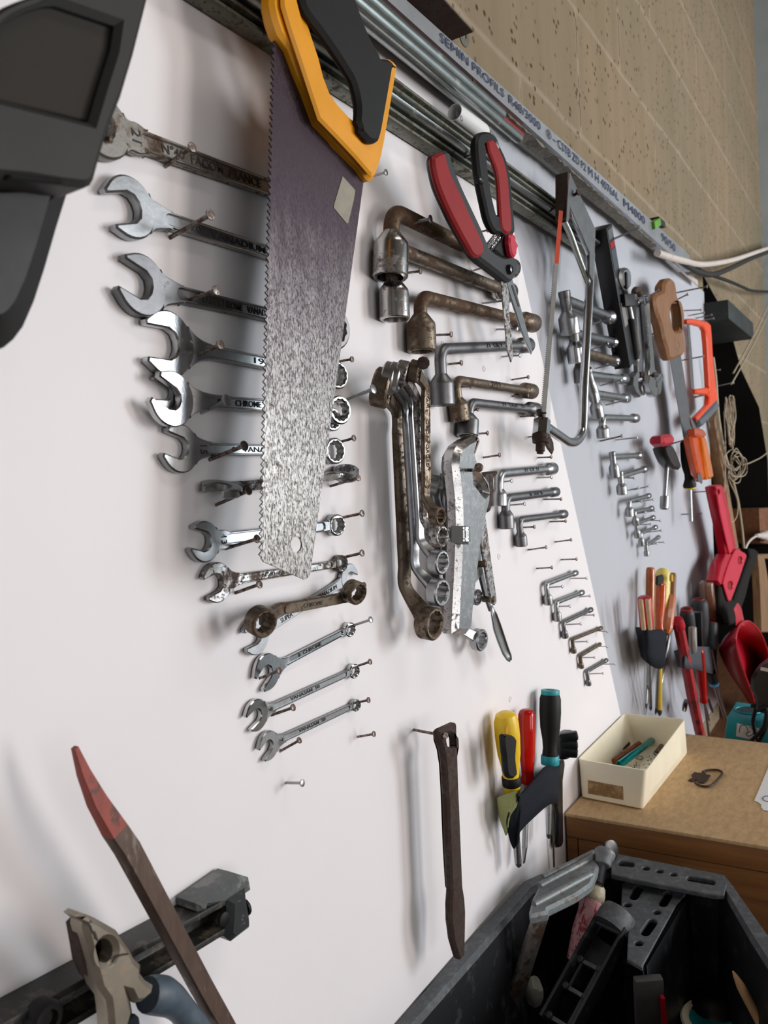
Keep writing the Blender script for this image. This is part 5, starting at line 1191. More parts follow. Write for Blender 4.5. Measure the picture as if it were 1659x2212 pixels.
# coil of wire on the post
g = thing('wire_coil', 'tangled coil of beige wire hanging in front of the dark recess', 'wire', P(1575, 950, .03))
random.seed(3)
for i in range(9):
    x0 = 640 + 18 * i * .9; w = random.uniform(10, 40); top = 540 + random.uniform(0, 70); bo = random.uniform(1250, 1420)
    pts = [(x0 + random.uniform(-8, 8), top + 60), (x0 + w * .5, top), (x0 + w, top + 80), (x0 + w + random.uniform(-10, 25), 900), (770 + random.uniform(-30, 30), 1150), (730 + random.uniform(-30, 40), bo), (700 + random.uniform(-20, 20), 1150), (x0 - random.uniform(-5, 12), 850)]
    part('strand', MB().tube(cat([P(*zZ(*p), .03 + .012 * math.sin(i * 2.1 + j)) for j, p in enumerate(pts)], 6, True) , .0017, 6), M['wirebeige'], g)
for i in range(7):
    cx, cy = 800 + random.uniform(-60, 60), 1680 + random.uniform(-120, 120); rx, ry = random.uniform(60, 140), random.uniform(120, 260); ph = random.uniform(0, 6)
    pts = [(cx + rx * math.cos(a + ph) + 15 * math.sin(3 * a), cy + ry * math.sin(a + ph)) for a in [2 * PI * j / 10 for j in range(10)]]
    part('strand', MB().tube(cat([P(*zZ(*p), .03 + .01 * math.sin(i + j)) for j, p in enumerate(pts)], 5, True), .0016, 6), M['wirebeige'], g)
cable('beige_cord', 'beige cord running down along the edge of the bluish board', [(440, -60), (485, 300), (505, 620), (535, 950), (585, 1250), (650, 1550), (740, 1850), (800, 2080), (850, 2300), (905, 2700), (935, 3000)], .0042, 'wirebeige', 'cord', .022, z=zZ)
cable('beige_cord', 'thin beige cord looping out to the right edge from the coil', [(900, 1650), (980, 1640), (1100, 1590), (1230, 1520), (1400, 1380)], .0020, 'wirebeige', 'cord', .03, z=zZ)
cable('beige_cord', 'thin beige cord dropping from the coil in a long loop behind the brush', [(620, 800), (640, 1300), (640, 1700), (630, 2200), (690, 2500), (760, 2560), (830, 2440), (830, 2200), (700, 1900), (690, 1750)], .0016, 'wirebeige', 'cord', .028, z=zZ)
# timber post
pa, pb = P(*zZ(390, 890), .0), P(1590, 1300, .0)
post = MB().bar(P(*zZ(385, 880), -.004), P(1583, 1200, -.004), .03, .045, N).bevel(.003)
solo('timber_post', post, M['woodpost'], 'rough timber post behind the dust brush at the end of the board', 'post')
nail(zZ(370, 940), zZ(400, 1055), 'bent nail with a pale head in the timber post', 'nailb', .0016, .06, group=NR)
# things in the recess
def pxbox(pxs, n0, n1, m, name, label, cat_, z=None, bev=.002):
    return solo(name, pxplate(pxs, n0, n1 - n0, bev, (), z), M[m], label, cat_)
pxbox([(790, 285), (1300, 255), (1300, 860), (1000, 850), (815, 830)], -.10, .0, 'woodbox', 'plywood_board', 'brown plywood board standing in the dark recess at the right edge', 'board', z3)
g = thing('shelf_frame', 'rough wooden frame below the plywood board in the recess', 'frame', P(*z3(1050, 1100), -.02))
part('upright', pxplate([(950, 1020), (1040, 1030), (1120, 1500), (1140, 2250), (1010, 2250), (990, 1600)], -.04, .03, .003, (), z3), M['woodpost'], g)
part('crosspiece', pxplate([(955, 1010), (1320, 1000), (1320, 1080), (960, 1085)], -.05, .03, .003, (), z3), M['woodpost'], g)
g = thing('white_plug', 'pale ribbed plug with a grey cord at the right edge', 'plug', P(*z3(1100, 740), .02))
q0, q1 = P(*z3(985, 715), .02), P(*z3(1200, 720), .02); L = (q1 - q0).length
part('body', MB().lathe(q0, q1, [(0, .006), (L * .2, .008), (L * .22, .006), (L * .35, .0115), (L * .5, .0125), (L * .52, .010), (L * .65, .018), (L, .019)], 16), M['cablewhite'], g)
part('cord', MB().tube(cat([P(*z3(*q), .02) for q in [(990, 720), (910, 770), (850, 840), (815, 920), (800, 1020)]], 5), .0035, 10), M['cablewhite'], g)
# dust brush
n = .052
g = thing('dust_brush', 'red plastic dust brush with two round holes hanging by its handle', 'brush', P(*z3(500, 900), n))
hf = [(335, -60), (360, -75), (395, -55), (412, 40), (480, 300), (545, 620), (602, 905), (552, 1012), (500, 800), (400, 350)]
part('handle', pxplate([(240, -70), (300, -95), (370, -90), (400, -50), (480, 300), (600, 900), (552, 1012), (440, 1000), (390, 650), (280, 150)], n - .02, .022, .004, [], z3), M['redp'], g)
part('handle_face', pxplate(hf, n + .002, .004, .0015, [ [(368 + 26 * math.cos(a), 20 + 45 * math.sin(a)) for a in [2 * PI * i / 14 for i in range(14)]] ], z3), M['pinkred'], g)
hc = lambda x, y, rx, ry: [(x + rx * math.cos(a), y + ry * math.sin(a)) for a in [2 * PI * i / 20 for i in range(20)]]
hp_ = [(655, 928), (680, 930), (795, 995), (816, 1030), (812, 1060), (700, 1400), (570, 1740), (545, 1762), (522, 1740), (470, 1570), (445, 1480), (490, 1310), (545, 1150), (600, 1020)]
part('head_face', pxplate(hp_, n + .003, .005, .0015, [hc(712, 1110, 34, 62), hc(556, 1510, 38, 68)], z3), M['pinkred'], g)
part('hole_insert', pxplate(hc(712, 1110, 38, 68), n + .001, .003, .0005, (), z3), M['red'], g)
part('hole_insert', pxplate(hc(556, 1510, 42, 74), n + .001, .003, .0005, (), z3), M['red'], g)
part('head', pxplate([(430, 1000), (552, 1005), (600, 920), (655, 925), (560, 1120), (470, 1400), (450, 1500), (320, 1505), (275, 1430), (330, 1200), (400, 1060)], n - .022, .026, .003, (), z3), M['redp'], g)
part('bristles', pxplate([(315, 1500), (450, 1500), (530, 1755), (565, 1745), (815, 1060), (800, 920), (900, 930), (945, 980), (900, 1150), (800, 1420), (730, 1700), (640, 1950), (565, 2090), (545, 2130), (380, 2135), (312, 1960)], n - .024, .026, .004, (), z3), M['bristle'], g)
part('hanging_hole', MB().lathe(P(*z3(368, 20), n + .003), P(*z3(368, 20), n + .02), [(0, .0035), (.001, .0035)], 12), M['red'], g)
# dustpan
rim = [(720, 80), (860, 15), (1000, 130), (1100, 300), (1180, 560), (1190, 800), (1100, 1150), (985, 1335), (905, 1130), (805, 870), (705, 560), (655, 300)]
bas = [(480, 250), (600, 190), (740, 300), (870, 430), (1010, 660), (1050, 800), (985, 1130), (905, 1385), (760, 1170), (560, 880), (420, 620), (365, 420)]
R_ = cat([P(*z4(*q), .105) for q in rim], 4, True); B_ = cat([P(*z4(*q), .045) for q in bas], 4, True)
cen = sum(B_, Vector()) / len(B_)
g = thing('dustpan', 'red plastic dustpan hanging below the dust brush', 'dustpan', cen)
mid_ = [r.lerp(b, .8) for r, b in zip(R_, B_)]
mb = MB().loft([R_, mid_, [b.lerp(cen, .06) for b in B_], [b.lerp(cen, .5) for b in B_]], cap=False); mb.f.append(tuple(3 * len(B_) + i for i in range(len(B_))))
o = part('pan', mb, M['redp'], g); md = o.modifiers.new('t', 'SOLIDIFY'); md.thickness = .002
part('rim', MB().tube(R_ + R_[:1], .0022, 8), M['redp'], g)
part('handle', MB().loft([[P(*z3(x + dx, y), nn) for dx, nn in ((-w, .10), (w, .10), (w, .085), (-w, .085))] for x, y, w in ((690, 1790, 14), (690, 1880, 62), (720, 2020, 62), (730, 2150, 72))]).bevel(.003), M['redp'], g)
# ---------------------------------------------------------------- charger on the bench beyond the cabinet
xc = 1.52
def fx(px, py, x=xc): return PX(px, py, x)
A, B, Cc, D = fx(1571, 1546), fx(1690, 1566), fx(1690, 1690), fx(1558, 1640)
g = thing('battery_charger', 'teal battery charger with a round well and a white picture label', 'charger', A)
dx = Vector((.10, 0, 0)); dp = .10
body = MB().add([A, B, Cc, D, A + dx, B + dx, Cc + dx, D + dx], [(0, 1, 2, 3), (4, 7, 6, 5), (0, 4, 5, 1), (3, 2, 6, 7), (0, 3, 7, 4), (1, 5, 6, 2)]).bevel(.004)
part('body', body, M['teal'], g)
wc = (A + dx * .48) + (B - A).normalized() * .028 + Vector((0, 0, .0008)); ring = MB()
part('well', MB().lathe(wc, wc + V, [(0, .0015), (.0004, .020), (.0008, .022)], 24), plastic('dark_teal_well', (10, 70, 78), .5), g)
part('well_rim', MB().tube([wc + Vector((.022 * math.cos(a), .022 * math.sin(a), .001)) for a in [2 * PI * i / 24 for i in range(25)]], .0014, 8), M['teal'], g)
LA, LB, LC, LD = fx(1592, 1562, xc - .001), fx(1640, 1573, xc - .001), fx(1635, 1606, xc - .001), fx(1590, 1590, xc - .001)
e1_ = (LB - LA); e2_ = (LD - LA)
part('label', MB().box(LA + e1_ / 2 + e2_ / 2, e1_ / 2, e2_ / 2, Vector((.0004, 0, 0))), M['white'], g)
fr_ = frame(LA + e1_ * .45 + e2_ * .45 - Vector((.0008, 0, 0)), e1_, -e2_)
pic = MB()
for a in ([(-.012, -.006), (-.010, .008), (-.002, .010), (.002, .002)], [(.004, .010), (.010, .006), (.011, -.002), (.004, -.008), (.0, -.004), (.006, .002)]):
    pic.tube(cat([fr_[0] + fr_[1] * x + fr_[2] * y for x, y in a], 5), .0006, 6)
part('label_drawing', pic, M['mark'], g)
for i, pts in enumerate([[(1622, 1524), (1632, 1528), (1627, 1560), (1637, 1600), (1650, 1625)], [(1652, 1522), (1657, 1560), (1640, 1600), (1612, 1625)], [(1640, 1535), (1655, 1530), (1650, 1570), (1625, 1598), (1612, 1610)]]):
    q = cat([fx(*p, xc - .012 - .006 * i) for p in pts], 6)
    solo('power_cable', MB().tube(q, .0034, 10), M['cordblack'], ['black cord hanging in front of the charger, nearest the label', 'black cord at the right edge in front of the charger', 'black cord crossing behind the others in front of the charger'][i], 'cable', 'cables of the charger')
pb = [fx(*q, 1.56) for q in [(1632, 1447), (1642, 1433), (1659, 1420), (1720, 1400), (1720, 1540), (1640, 1518), (1640, 1490), (1630, 1470)]]
o = pb[0]; 
g = thing('black_drill', 'black rounded tool body with a pale stripe, cut off by the right edge', 'power tool', o)
yz = [(-(p.y - o.y), p.z - o.z) for p in pb]
part('body', plate([yz], .06, .006, (o, Vector((0, -1, 0)), V, Vector((-1, 0, 0)))), M['blackgloss'], g)
sa, sb_ = fx(1643, 1444, 1.499), fx(1690, 1455, 1.499)
part('stripe', MB().bar(sa, sb_, .0005, .006, U), M['cablewhite'], g)
# bench board behind the cabinet
zsh = P(1548, 1536, -.02).z - .03
solo('bench_plank', hexa(1.46, 3.2, -.5, .2, zsh - .03, zsh).bevel(.002), M['woodbox'], 'brown wooden bench surface beyond the cabinet under the charger', 'bench')
# ---------------------------------------------------------------- wooden cabinet
zc_ = .949
c0 = P(1221, 1756, .003); c1 = PZ(1659, 1829, zc_)
fd = (c1 - c0); fd.z = 0; fd.normalize()                     # along the front edge, away from the wall
b0 = PZ(1485, 1585, zc_); bd_ = (PZ(1659, 1605, zc_) - b0); bd_.z = 0; bd_.normalize()
bw = b0 - bd_ * ((b0.y + .003) / bd_.y)                        # back edge meets the wall
W_ = .62
Mtop = wood('worn_hardboard_top', (176, 142, 102), (208, 176, 132), (2, 5, 2), 26, .65, .05)
Mcab = wood('brown_cabinet_wood', (122, 78, 40), (154, 104, 58), (14, 1.2, 22), 5, .5, .06)
cab = thing('wooden_cabinet', 'brown wooden cabinet against the board with the cream box on its top', 'cabinet', Vector((c0.x + .1, -.2, 0)))
q = [c0, c0 + fd * W_, bw + bd_ * W_, Vector((bw.x, -.003, zc_))]
def slab(q, z0, z1): return MB().add([Vector((p.x, p.y, z0)) for p in q] + [Vector((p.x, p.y, z1)) for p in q], [(3, 2, 1, 0), (4, 5, 6, 7), (0, 1, 5, 4), (1, 2, 6, 5), (2, 3, 7, 6), (3, 0, 4, 7)])
part('top', slab(q, zc_ - .005, zc_).bevel(.0015), Mtop, cab, 'worn light brown top panel')
ins = lambda p, d: Vector((p.x + d, p.y, p.z))
zr = P(1225, 1806, .003).z
part('front_rail', slab([ins(c0, .001), ins(c0 + fd * W_, .001), ins(c0 + fd * W_, .02), ins(c0, .02)], zr, zc_ - .005).bevel(.002), Mcab, cab)
part('body', slab([ins(c0, .012), ins(c0 + fd * W_, .012), bw + bd_ * W_, Vector((bw.x, -.003, 0))], .02, zc_ - .006), Mcab, cab)
st = .014
part('stile', slab([ins(c0, .002), ins(c0 + fd * st, .002), ins(c0 + fd * st, .014), ins(c0, .014)], .02, zr - .0008).bevel(.0008), Mcab, cab)
for i in range(4):
    za = zr - .0012 - .2 * i; zb_ = za - .197
    part('drawer', slab([ins(c0 + fd * (st + .001), .003), ins(c0 + fd * (W_ - .03), .003), ins(c0 + fd * (W_ - .03), .014), ins(c0 + fd * (st + .001), .014)], max(zb_, .03), za).bevel(.0012), Mcab, cab)
# ---------------------------------------------------------------- cream box
fl, fr2, rb = PZ(1240, 1722, zc_), PZ(1388, 1751, zc_), PZ(1486, 1627, zc_)
hb = .0555
tfl, tfr, trb, tlb = PZ(1236, 1638, zc_ + hb), PZ(1396, 1665, zc_ + hb), PZ(1480, 1553, zc_ + hb), PZ(1345, 1541, zc_ + hb)
tfl = Vector((tfl.x, -.003, tfl.z)) if tfl.y > -.003 else tfl; tlb = Vector((tlb.x, min(tlb.y, -.003), tlb.z))
fl = Vector((fl.x, min(fl.y, -.006), zc_)); lb = fl + (rb - fr2)
lb = Vector((lb.x, min(lb.y, -.006), zc_))
cb = thing('plastic_box', 'open cream plastic box holding small parts on the cabinet', 'box', (fl + rb) / 2)
def rrect(cs, r, n=5):
    out = []
    for i, c in enumerate(cs):
        p, s = cs[i - 1], cs[(i + 1) % 4]; a = (p - c).normalized() * r; b = (s - c).normalized() * r
        for j in range(n + 1):
            t = j / n; out.append((c + a) * (1 - t) ** 2 + c * 2 * t * (1 - t) + (c + b) * t * t)
    return out
botc = [fl, fr2, rb, lb]; topc = [tfl, tfr, trb, tlb]
def shrink(cs, d, dz=0):
    m = sum(cs, Vector()) / 4; return [c + (m - c).normalized() * d + V * dz for c in cs]
R0 = rrect(shrink(botc, .004), .006); R1 = [p + V * .003 for p in rrect(botc, .007)]; R2 = rrect(topc, .008)
I2 = rrect(shrink(topc, .0028), .007); I1 = [p + V * .004 for p in rrect(shrink(botc, .0035), .006)]
part('tray', MB().loft([R0, R1, R2, I2, I1]), M['cream'], cb)
fm = lambda a, b, u, v: (R1[0] * 0 + fl.lerp(fr2, a).lerp(tfl.lerp(tfr, a), v))
lx, rx_ = (1270, 1683), (1347, 1728)
def onfront(px, py, off=.0006):
    # front face plane
    a, b, c = fl, fr2, tfl; nrm = (b - a).cross(c - a).normalized()
    if nrm.x > 0: nrm = -nrm
    r = ray(px, py); t_ = (a - CAM).dot(nrm) / r.dot(nrm); return CAM + r * t_ + nrm * off
L4 = [onfront(*p) for p in [(1270, 1685), (1346, 1699), (1347, 1728), (1271, 1714)]]; L5 = [onfront(*p, -.002) for p in [(1270, 1685), (1346, 1699), (1347, 1728), (1271, 1714)]]
part('tape', MB().add(L4 + L5, [(0, 1, 2, 3), (7, 6, 5, 4), (0, 4, 5, 1), (1, 5, 6, 2), (2, 6, 7, 3), (3, 7, 4, 0)]), worn('torn_brown_tape', (148, 116, 76), (184, 156, 112), .45, .8, 50), cb, 'torn brown tape label')
zi = zc_ + .0045
def bz_(x, y, h): return PZ(*zN(x, y), zi + h)
def rod(name, label, a, b, r, m, cat_='rod'):
    p, q_ = bz_(*a, r), bz_(*b, r); L = (q_ - p).length
    return solo(name, MB().lathe(p, q_, [(0, r * .7), (.0006, r), (L - .0008, r), (L, r * .75)], 16), M[m], label, cat_)
tp_, tq = bz_(500, 548, .016), bz_(752, 362, .009)
L = (tq - tp_).length; g = thing('metal_tube', 'shiny teal metal tube lying on the other parts in the cream box', 'tube', tp_)
part('tube', MB().lathe(tp_, tq, [(.006, .0042), (0, .0046), (0, .0052), (.0006, .0056), (L - .002, .0056), (L, .005)], 18), M['tealmetal'], g)
part('end', MB().lathe(tq, tq + (tq - tp_), [(0, .0052), (.0012, .005), (.002, .003)], 16), M['clear'], g)
rod('rusty_rod', 'reddish brown rod under the teal tube in the cream box', (455, 525), (655, 385), .0046, 'redbrown' if 'redbrown' in M else 'copper')
rod('dark_bolt', 'dark rusty bolt at the back left inside the cream box', (505, 435), (565, 382), .0046, 'darkrust', 'bolt')
g = thing('slotted_screw', 'slotted screw head at the left inside the cream box', 'screw', bz_(475, 465, .004))
p, q_ = bz_(462, 470, .0045), bz_(545, 440, .004); L = (q_ - p).length
part('head', MB().lathe(p, q_, [(0, .0042), (.001, .0052), (.003, .0052), (.0045, .003)], 16), M['satin'], g)
part('shank', MB().lathe(p, q_, [(.004, .0026), (L, .0024)], 10), M['satin'], g)
d_ = (p - q_).normalized(); s_ = d_.cross(V).normalized()
part('slot', MB().box(p + d_ * .0002, s_ * .0006, (s_.cross(d_)) * .0042, d_ * .0004), M['mark'], g)
g = thing('eye_bolt', 'steel eye and bolt at the right inside the cream box', 'bolt', bz_(790, 480, .005))
c = bz_(785, 482, .005); part('eye', MB().tube([c + Vector((.0055 * math.cos(a), .0055 * math.sin(a) * .8, .003 * math.sin(a))) for a in [2 * PI * i / 20 for i in range(21)]], .0018, 8), M['satin'], g)
p, q_ = bz_(790, 465, .005), bz_(828, 405, .005); L = (q_ - p).length
part('shank', MB().lathe(p, q_, [(0, .0055), (L * .5, .005), (L * .55, .0042), (L, .0042)], 14), M['brownsteel'], g)
c = bz_(655, 498, .001); solo('wire_ring', MB().tube([c + Vector((.007 * math.cos(a), .0055 * math.sin(a), .0008)) for a in [2 * PI * i / 22 for i in range(23)]], .0006, 6), M['brownsteel'], 'thin wire ring lying flat in the cream box', 'ring')
random.seed(5)
ds = MB()
for i in range(60):
    c = bz_(random.uniform(560, 760), random.uniform(480, 575), .0006); ds.ball(c, random.uniform(.0003, .0009), seg=5)
tag(part('dust_grains', ds, M['darkrust'], None, None, bz_(650, 530, 0)), 'rusty dust and grains on the floor of the cream box', 'grains', None, 'stuff')
# ---------------------------------------------------------------- rusty ring fitting and paper on the cabinet
t0 = zc_ + .0005
g = thing('rusty_buckle', 'rusty D-shaped ring with a jagged plate lying on the cabinet top', 'ring', PZ(*zN(1180, 650), t0))
rp = [(1090, 690), (1130, 712), (1190, 718), (1230, 700), (1270, 660), (1302, 615), (1270, 592), (1200, 590), (1150, 605)]
part('ring', MB().tube(cat([PZ(*zN(*q), t0 + .002) for q in rp], 5), .0018, 8), M['darkrust'], g)
jp = [(1035, 672), (1070, 650), (1060, 632), (1085, 608), (1120, 615), (1165, 610), (1180, 628), (1212, 632), (1195, 650), (1190, 668), (1160, 692), (1120, 690), (1095, 668), (1070, 682)]
pp = [PZ(*zN(*q), t0 + .0008) for q in jp]; o = pp[0]
part('plate', plate([[(p.x - o.x, p.y - o.y) for p in pp]], .0016, .0003, (Vector((o.x, o.y, t0)), U, Vector((0, 1, 0)), V)), M['darkrust'], g)
g = thing('paper_note', 'torn white paper with a blue pen mark at the right edge of the cabinet', 'paper', PZ(*zN(1640, 750), t0))
pl = [(1552, 832), (1600, 720), (1675, 540), (1900, 560), (1900, 950), (1660, 912), (1622, 905), (1605, 880), (1610, 865), (1580, 842)]
pp = [PZ(*zN(*q), t0) for q in pl]; o = pp[0]
part('sheet', plate([[(p.x - o.x, p.y - o.y) for p in pp]], .0006, 0, (Vector((o.x, o.y, t0)), U, Vector((0, 1, 0)), V)), M['paper'], g)
part('pen_mark', MB().tube(cat([PZ(*zN(*q), t0 + .0008) for q in [(1668, 795), (1640, 795), (1620, 806), (1622, 822), (1645, 835), (1672, 838)]], 5), .0006, 6), M['ink'], g)
# ---------------------------------------------------------------- black crate full of tools
zB_ = .925
def bp(x, y, z=zB_): return PZ(x, y, z)
# outer rim outline (counter-clockwise seen from above), from photographed corners, closed behind the lens side
lft0, lft1 = bp(800, 2212), bp(1130, 1908)
ld = (lft1 - lft0).normalized()
A_ = lft0 - ld * .36
bk0, bk1 = bp(1335, 1848), bp(1566, 1894)
rt0 = bp(1583, 1915); rt1 = bp(1659, 2022); rd = (rt1 - rt0).normalized(); rt2 = rt1 + rd * .05
far = rt2 + Vector((-.30, -.10, 0))
out = [A_, lft0.lerp(lft1, .5), lft1, bp(1163, 1893), bp(1240, 1872), bk0, bk1, rt0, rt1, rt2, far, far + Vector((-.2, .03, 0))]
out = [p if p.y < -.001 else Vector((p.x, -.001, p.z)) for p in out]
cen = sum(out, Vector()) / len(out)
def shr(ps, d, dz): return [p + (cen - p).normalized() * d + V * dz for p in ps]
bn = thing('storage_crate', 'black plastic storage crate full of tools in the lower right corner', 'crate', Vector((cen.x, cen.y, zB_ - .33)))
I = shr(out, .017, 0)
rings = [shr(out, .03, -.33), shr(out, .004, -.02), out, [p + V * .003 for p in shr(out, .002, 0)], [p + V * .003 for p in I], shr(out, .020, -.004), shr(out, .045, -.322)]
wallm = MB().loft(rings[:2], cap=False); 
part('shell', MB().loft([rings[0], rings[1]], cap=False).loft([rings[5], rings[6]], cap=False).add(rings[6], [tuple(range(len(out)))]).add(rings[0], [tuple(range(len(out)))]), M['binblack'], bn)
part('rim', MB().loft([shr(out, .004, -.02), out, rings[3], rings[4], rings[5]], cap=False), M['binedge'], bn)
# perforated back ledge
def flat(pxs, z, th, holes, z2=None, zz=zQ, bev=.001):
    """plate through the pixels on the plane z (or a plane tilted to z2 at the last points)"""
    f = lambda q: PZ(*zz(*q), z)
    o = f(pxs[0]); outs = [[(f(q).x - o.x, f(q).y - o.y) for q in pl] for pl in [pxs] + holes]
    return plate(outs, th, bev, (o - V * th, U, Vector((0, 1, 0)), V))
el = lambda x, y, rx, ry, sk=0: [(x + rx * math.cos(a) + sk * math.sin(a), y + ry * math.sin(a)) for a in [2 * PI * i / 16 for i in range(16)]]
def slotpx(x0, y0, x1, y1, w):
    dx, dy = x1 - x0, y1 - y0; L = math.hypot(dx, dy); ux, uy = dx / L, dy / L; a0 = math.atan2(uy, ux)
    return [(x1 + w * math.cos(a0 + a), y1 + w * .8 * math.sin(a0 + a)) for a in [-PI / 2 + PI * i / 8 for i in range(9)]] + [(x0 + w * math.cos(a0 + a), y0 + w * .8 * math.sin(a0 + a)) for a in [PI / 2 + PI * i / 8 for i in range(9)]]
part('perforated_ledge', flat([(1020, 190), (1060, 195), (1290, 238), (1478, 272), (1492, 300), (1480, 345), (1440, 345), (1180, 295), (1020, 262)], zB_ + .004, .006, [slotpx(1060, 216, 1102, 222, 13), el(1162, 237, 16, 8), el(1218, 249, 16, 8), el(1275, 262, 16, 8), slotpx(1340, 278, 1432, 294, 13)]), M['binedge'], bn, 'dusty back ledge with slots and holes')
# inner perforated divider
part('perforated_divider', flat([(1065, 296), (1100, 288), (1325, 340), (1318, 350), (1285, 385), (1145, 640), (1084, 606), (1092, 430), (1060, 385)], zB_ - .010, .005, [slotpx(1132, 318, 1113, 350, 19), slotpx(1252, 344, 1232, 378, 19), el(1087, 386, 17, 9), el(1207, 416, 17, 9), slotpx(1187, 458, 1160, 496, 20), el(1133, 542, 18, 11)]), M['binedge'], bn, 'dusty perforated divider plate')
dv = [(1325, 345), (1288, 388), (1147, 640)]
tp = [PZ(*zQ(*q), zB_ - .011) for q in dv]
part('divider_wall', MB().loft([tp, [p + V * -.2 + Vector((.03, 0, 0)) for p in tp], [p + V * -.2 + Vector((.034, -.003, 0)) for p in tp], [p + Vector((.004, -.003, 0)) for p in tp]], closed=True, cap=False), M['binblack'], bn)
# ---------------------------------------------------------------- bar clamp
def q3(x, y, z): return PZ(*zQ(x, y), z)
cl = thing('bar_clamp', 'bar clamp with a worn red handle leaning in the black crate', 'clamp', q3(980, 200, .95))
za = .948
arm = [(700, 352), (735, 285), (736, 262), (770, 240), (840, 205), (945, 160), (975, 165), (968, 232), (940, 300), (880, 342), (765, 398), (760, 415), (690, 430), (684, 410)]
part('fixed_arm', flat(arm, za, .012, [], bev=.003), M['clampgrey'], cl)
for a, b, w in (((728, 310), (950, 190), .004), ((742, 275), (950, 172), .0035), ((705, 385), (935, 262), .004)):
    part('arm_rib', MB().tube([q3(*a, za + .0005), q3((a[0] + b[0]) / 2, (a[1] + b[1]) / 2, za + .001), q3(*b, za + .0005)], w, 10), M['clampgrey'], cl)
part('rail', MB().bar(q3(742, 398, za - .004), q3(585, 900, .80), .005, .0215, Vector((.35, .2, .9))).bevel(.0008), M['flatsteel'], cl)
s0, s1 = q3(994, 176, za + .006), q3(968, 305, .930)
ax = (s1 - s0)
part('swivel_head', MB().lathe(s0 - ax.normalized() * .006, s1, [(0, .006), (.002, .010), (.005, .0125), (.010, .0122), (.013, .0100), (.019, .0098), (.021, .0085), (.0215, .006)], 18), M['clampgrey'], cl)
hp0 = q3(1010, 165, za + .008)
part('pad', MB().lathe(hp0, hp0 + (hp0 - s0) * 1 + FWD * -.01, [(0, .006), (.001, .012), (.004, .0125), (.005, .009)], 20), M['blackgloss'], cl)
th0, th1 = q3(979, 215, .944), q3(962, 312, .930); L = (th1 - th0).length; pr = []
for i in range(int(L / .0011)): pr.append((i * .0011, .0058 if i % 2 else .0072))
part('screw_thread', MB().lathe(th0, th1, pr, 16), M['grey'], cl)
h0, h1 = q3(962, 304, .928), q3(868, 615, .855); L = (h1 - h0).length
part('ferrule', MB().lathe(h0, h1, [(-.001, .0075), (.002, .0105), (.010, .0128), (.016, .0132), (.017, .0125)], 20), worn('ferrule_paint', (196, 186, 160), (140, 124, 96), .3, .5, 90), cl)
part('handle', MB().lathe(h0, h1, [(.015, .0128), (.024, .0138), (L * .38, .0122), (L * .5, .0125), (L * .62, .0125), (L * .9, .0095), (L, .0085)], 20), M['redworn'], cl)
# ---------------------------------------------------------------- black caulking frame
cg = thing('caulking_gun', 'black plastic caulking gun frame lying across the crate', 'caulking gun', q3(1020, 440, .91))
e0, e1 = q3(1034, 455, .915), q3(798, 890, .845)
ax = (e1 - e0).normalized(); sd = ax.cross(V).normalized()
if sd.dot(RIGHT) < 0: sd = -sd
upv = sd.cross(ax).normalized()
if upv.z < 0: upv = -upv
Lg = (e1 - e0).length; hw = .0178
for s_, nm in ((-1, 'side_rail'), (1, 'side_rail')):
    part(nm, MB().bar(e0 + sd * hw * s_ + ax * .004, e1 + sd * hw * s_, .018, .004, upv).bevel(.0008), M['binblack'], cg)
    for i in range(22):
        pass
rb_ = MB()
part('end_cap', MB().loft([[e0 - ax * o_ + sd * (hw + .003) * k * math.cos(a) + upv * ((.026) * k * math.sin(a) - .004) for a in [PI * j / 14 for j in range(15)]] for o_, k in ((-.010, 1), (.004, 1), (.012, .9), (.015, .6))], closed=True), M['binedge'], cg)
part('end_slot', MB().bar(e0 + ax * .0115 - sd * hw + upv * .004, e0 + ax * .0115 + sd * hw + upv * .004, .005, .002, upv), M['binedge'], cg)
part('inner_plate', MB().loft([[e0 + ax * f * Lg + sd * (hw * .95) * math.cos(a) - upv * (.016 * math.sin(a)) for a in [PI * j / 10 for j in range(11)]] for f in (.16, .40)], cap=False, closed=False), M['dkgrey'], cg)
for f in (.43, .68, .95):
    part('cross_bar', MB().bar(e0 + ax * Lg * f - sd * hw, e0 + ax * Lg * f + sd * hw, .004, .004, upv), M['binedge'], cg)
    for s_ in (-1, 1):
        c = e0 + ax * Lg * f + sd * hw * .72 * s_ + upv * .002; part('stud', MB().lathe(c, c + upv, [(0, .0042), (.002, .004), (.003, .0028)], 12), M['dkgrey'], cg)
part('rod', MB().bar(e0 + ax * Lg * .43 - sd * hw * .55, e0 + ax * Lg * .68 - sd * hw * .55, .003, .003, upv), M['dkgrey'], cg)
part('rod', MB().bar(e0 + ax * Lg * .43 + sd * hw * .55, e0 + ax * Lg * .95 + sd * hw * .55, .003, .003, upv), M['dkgrey'], cg)
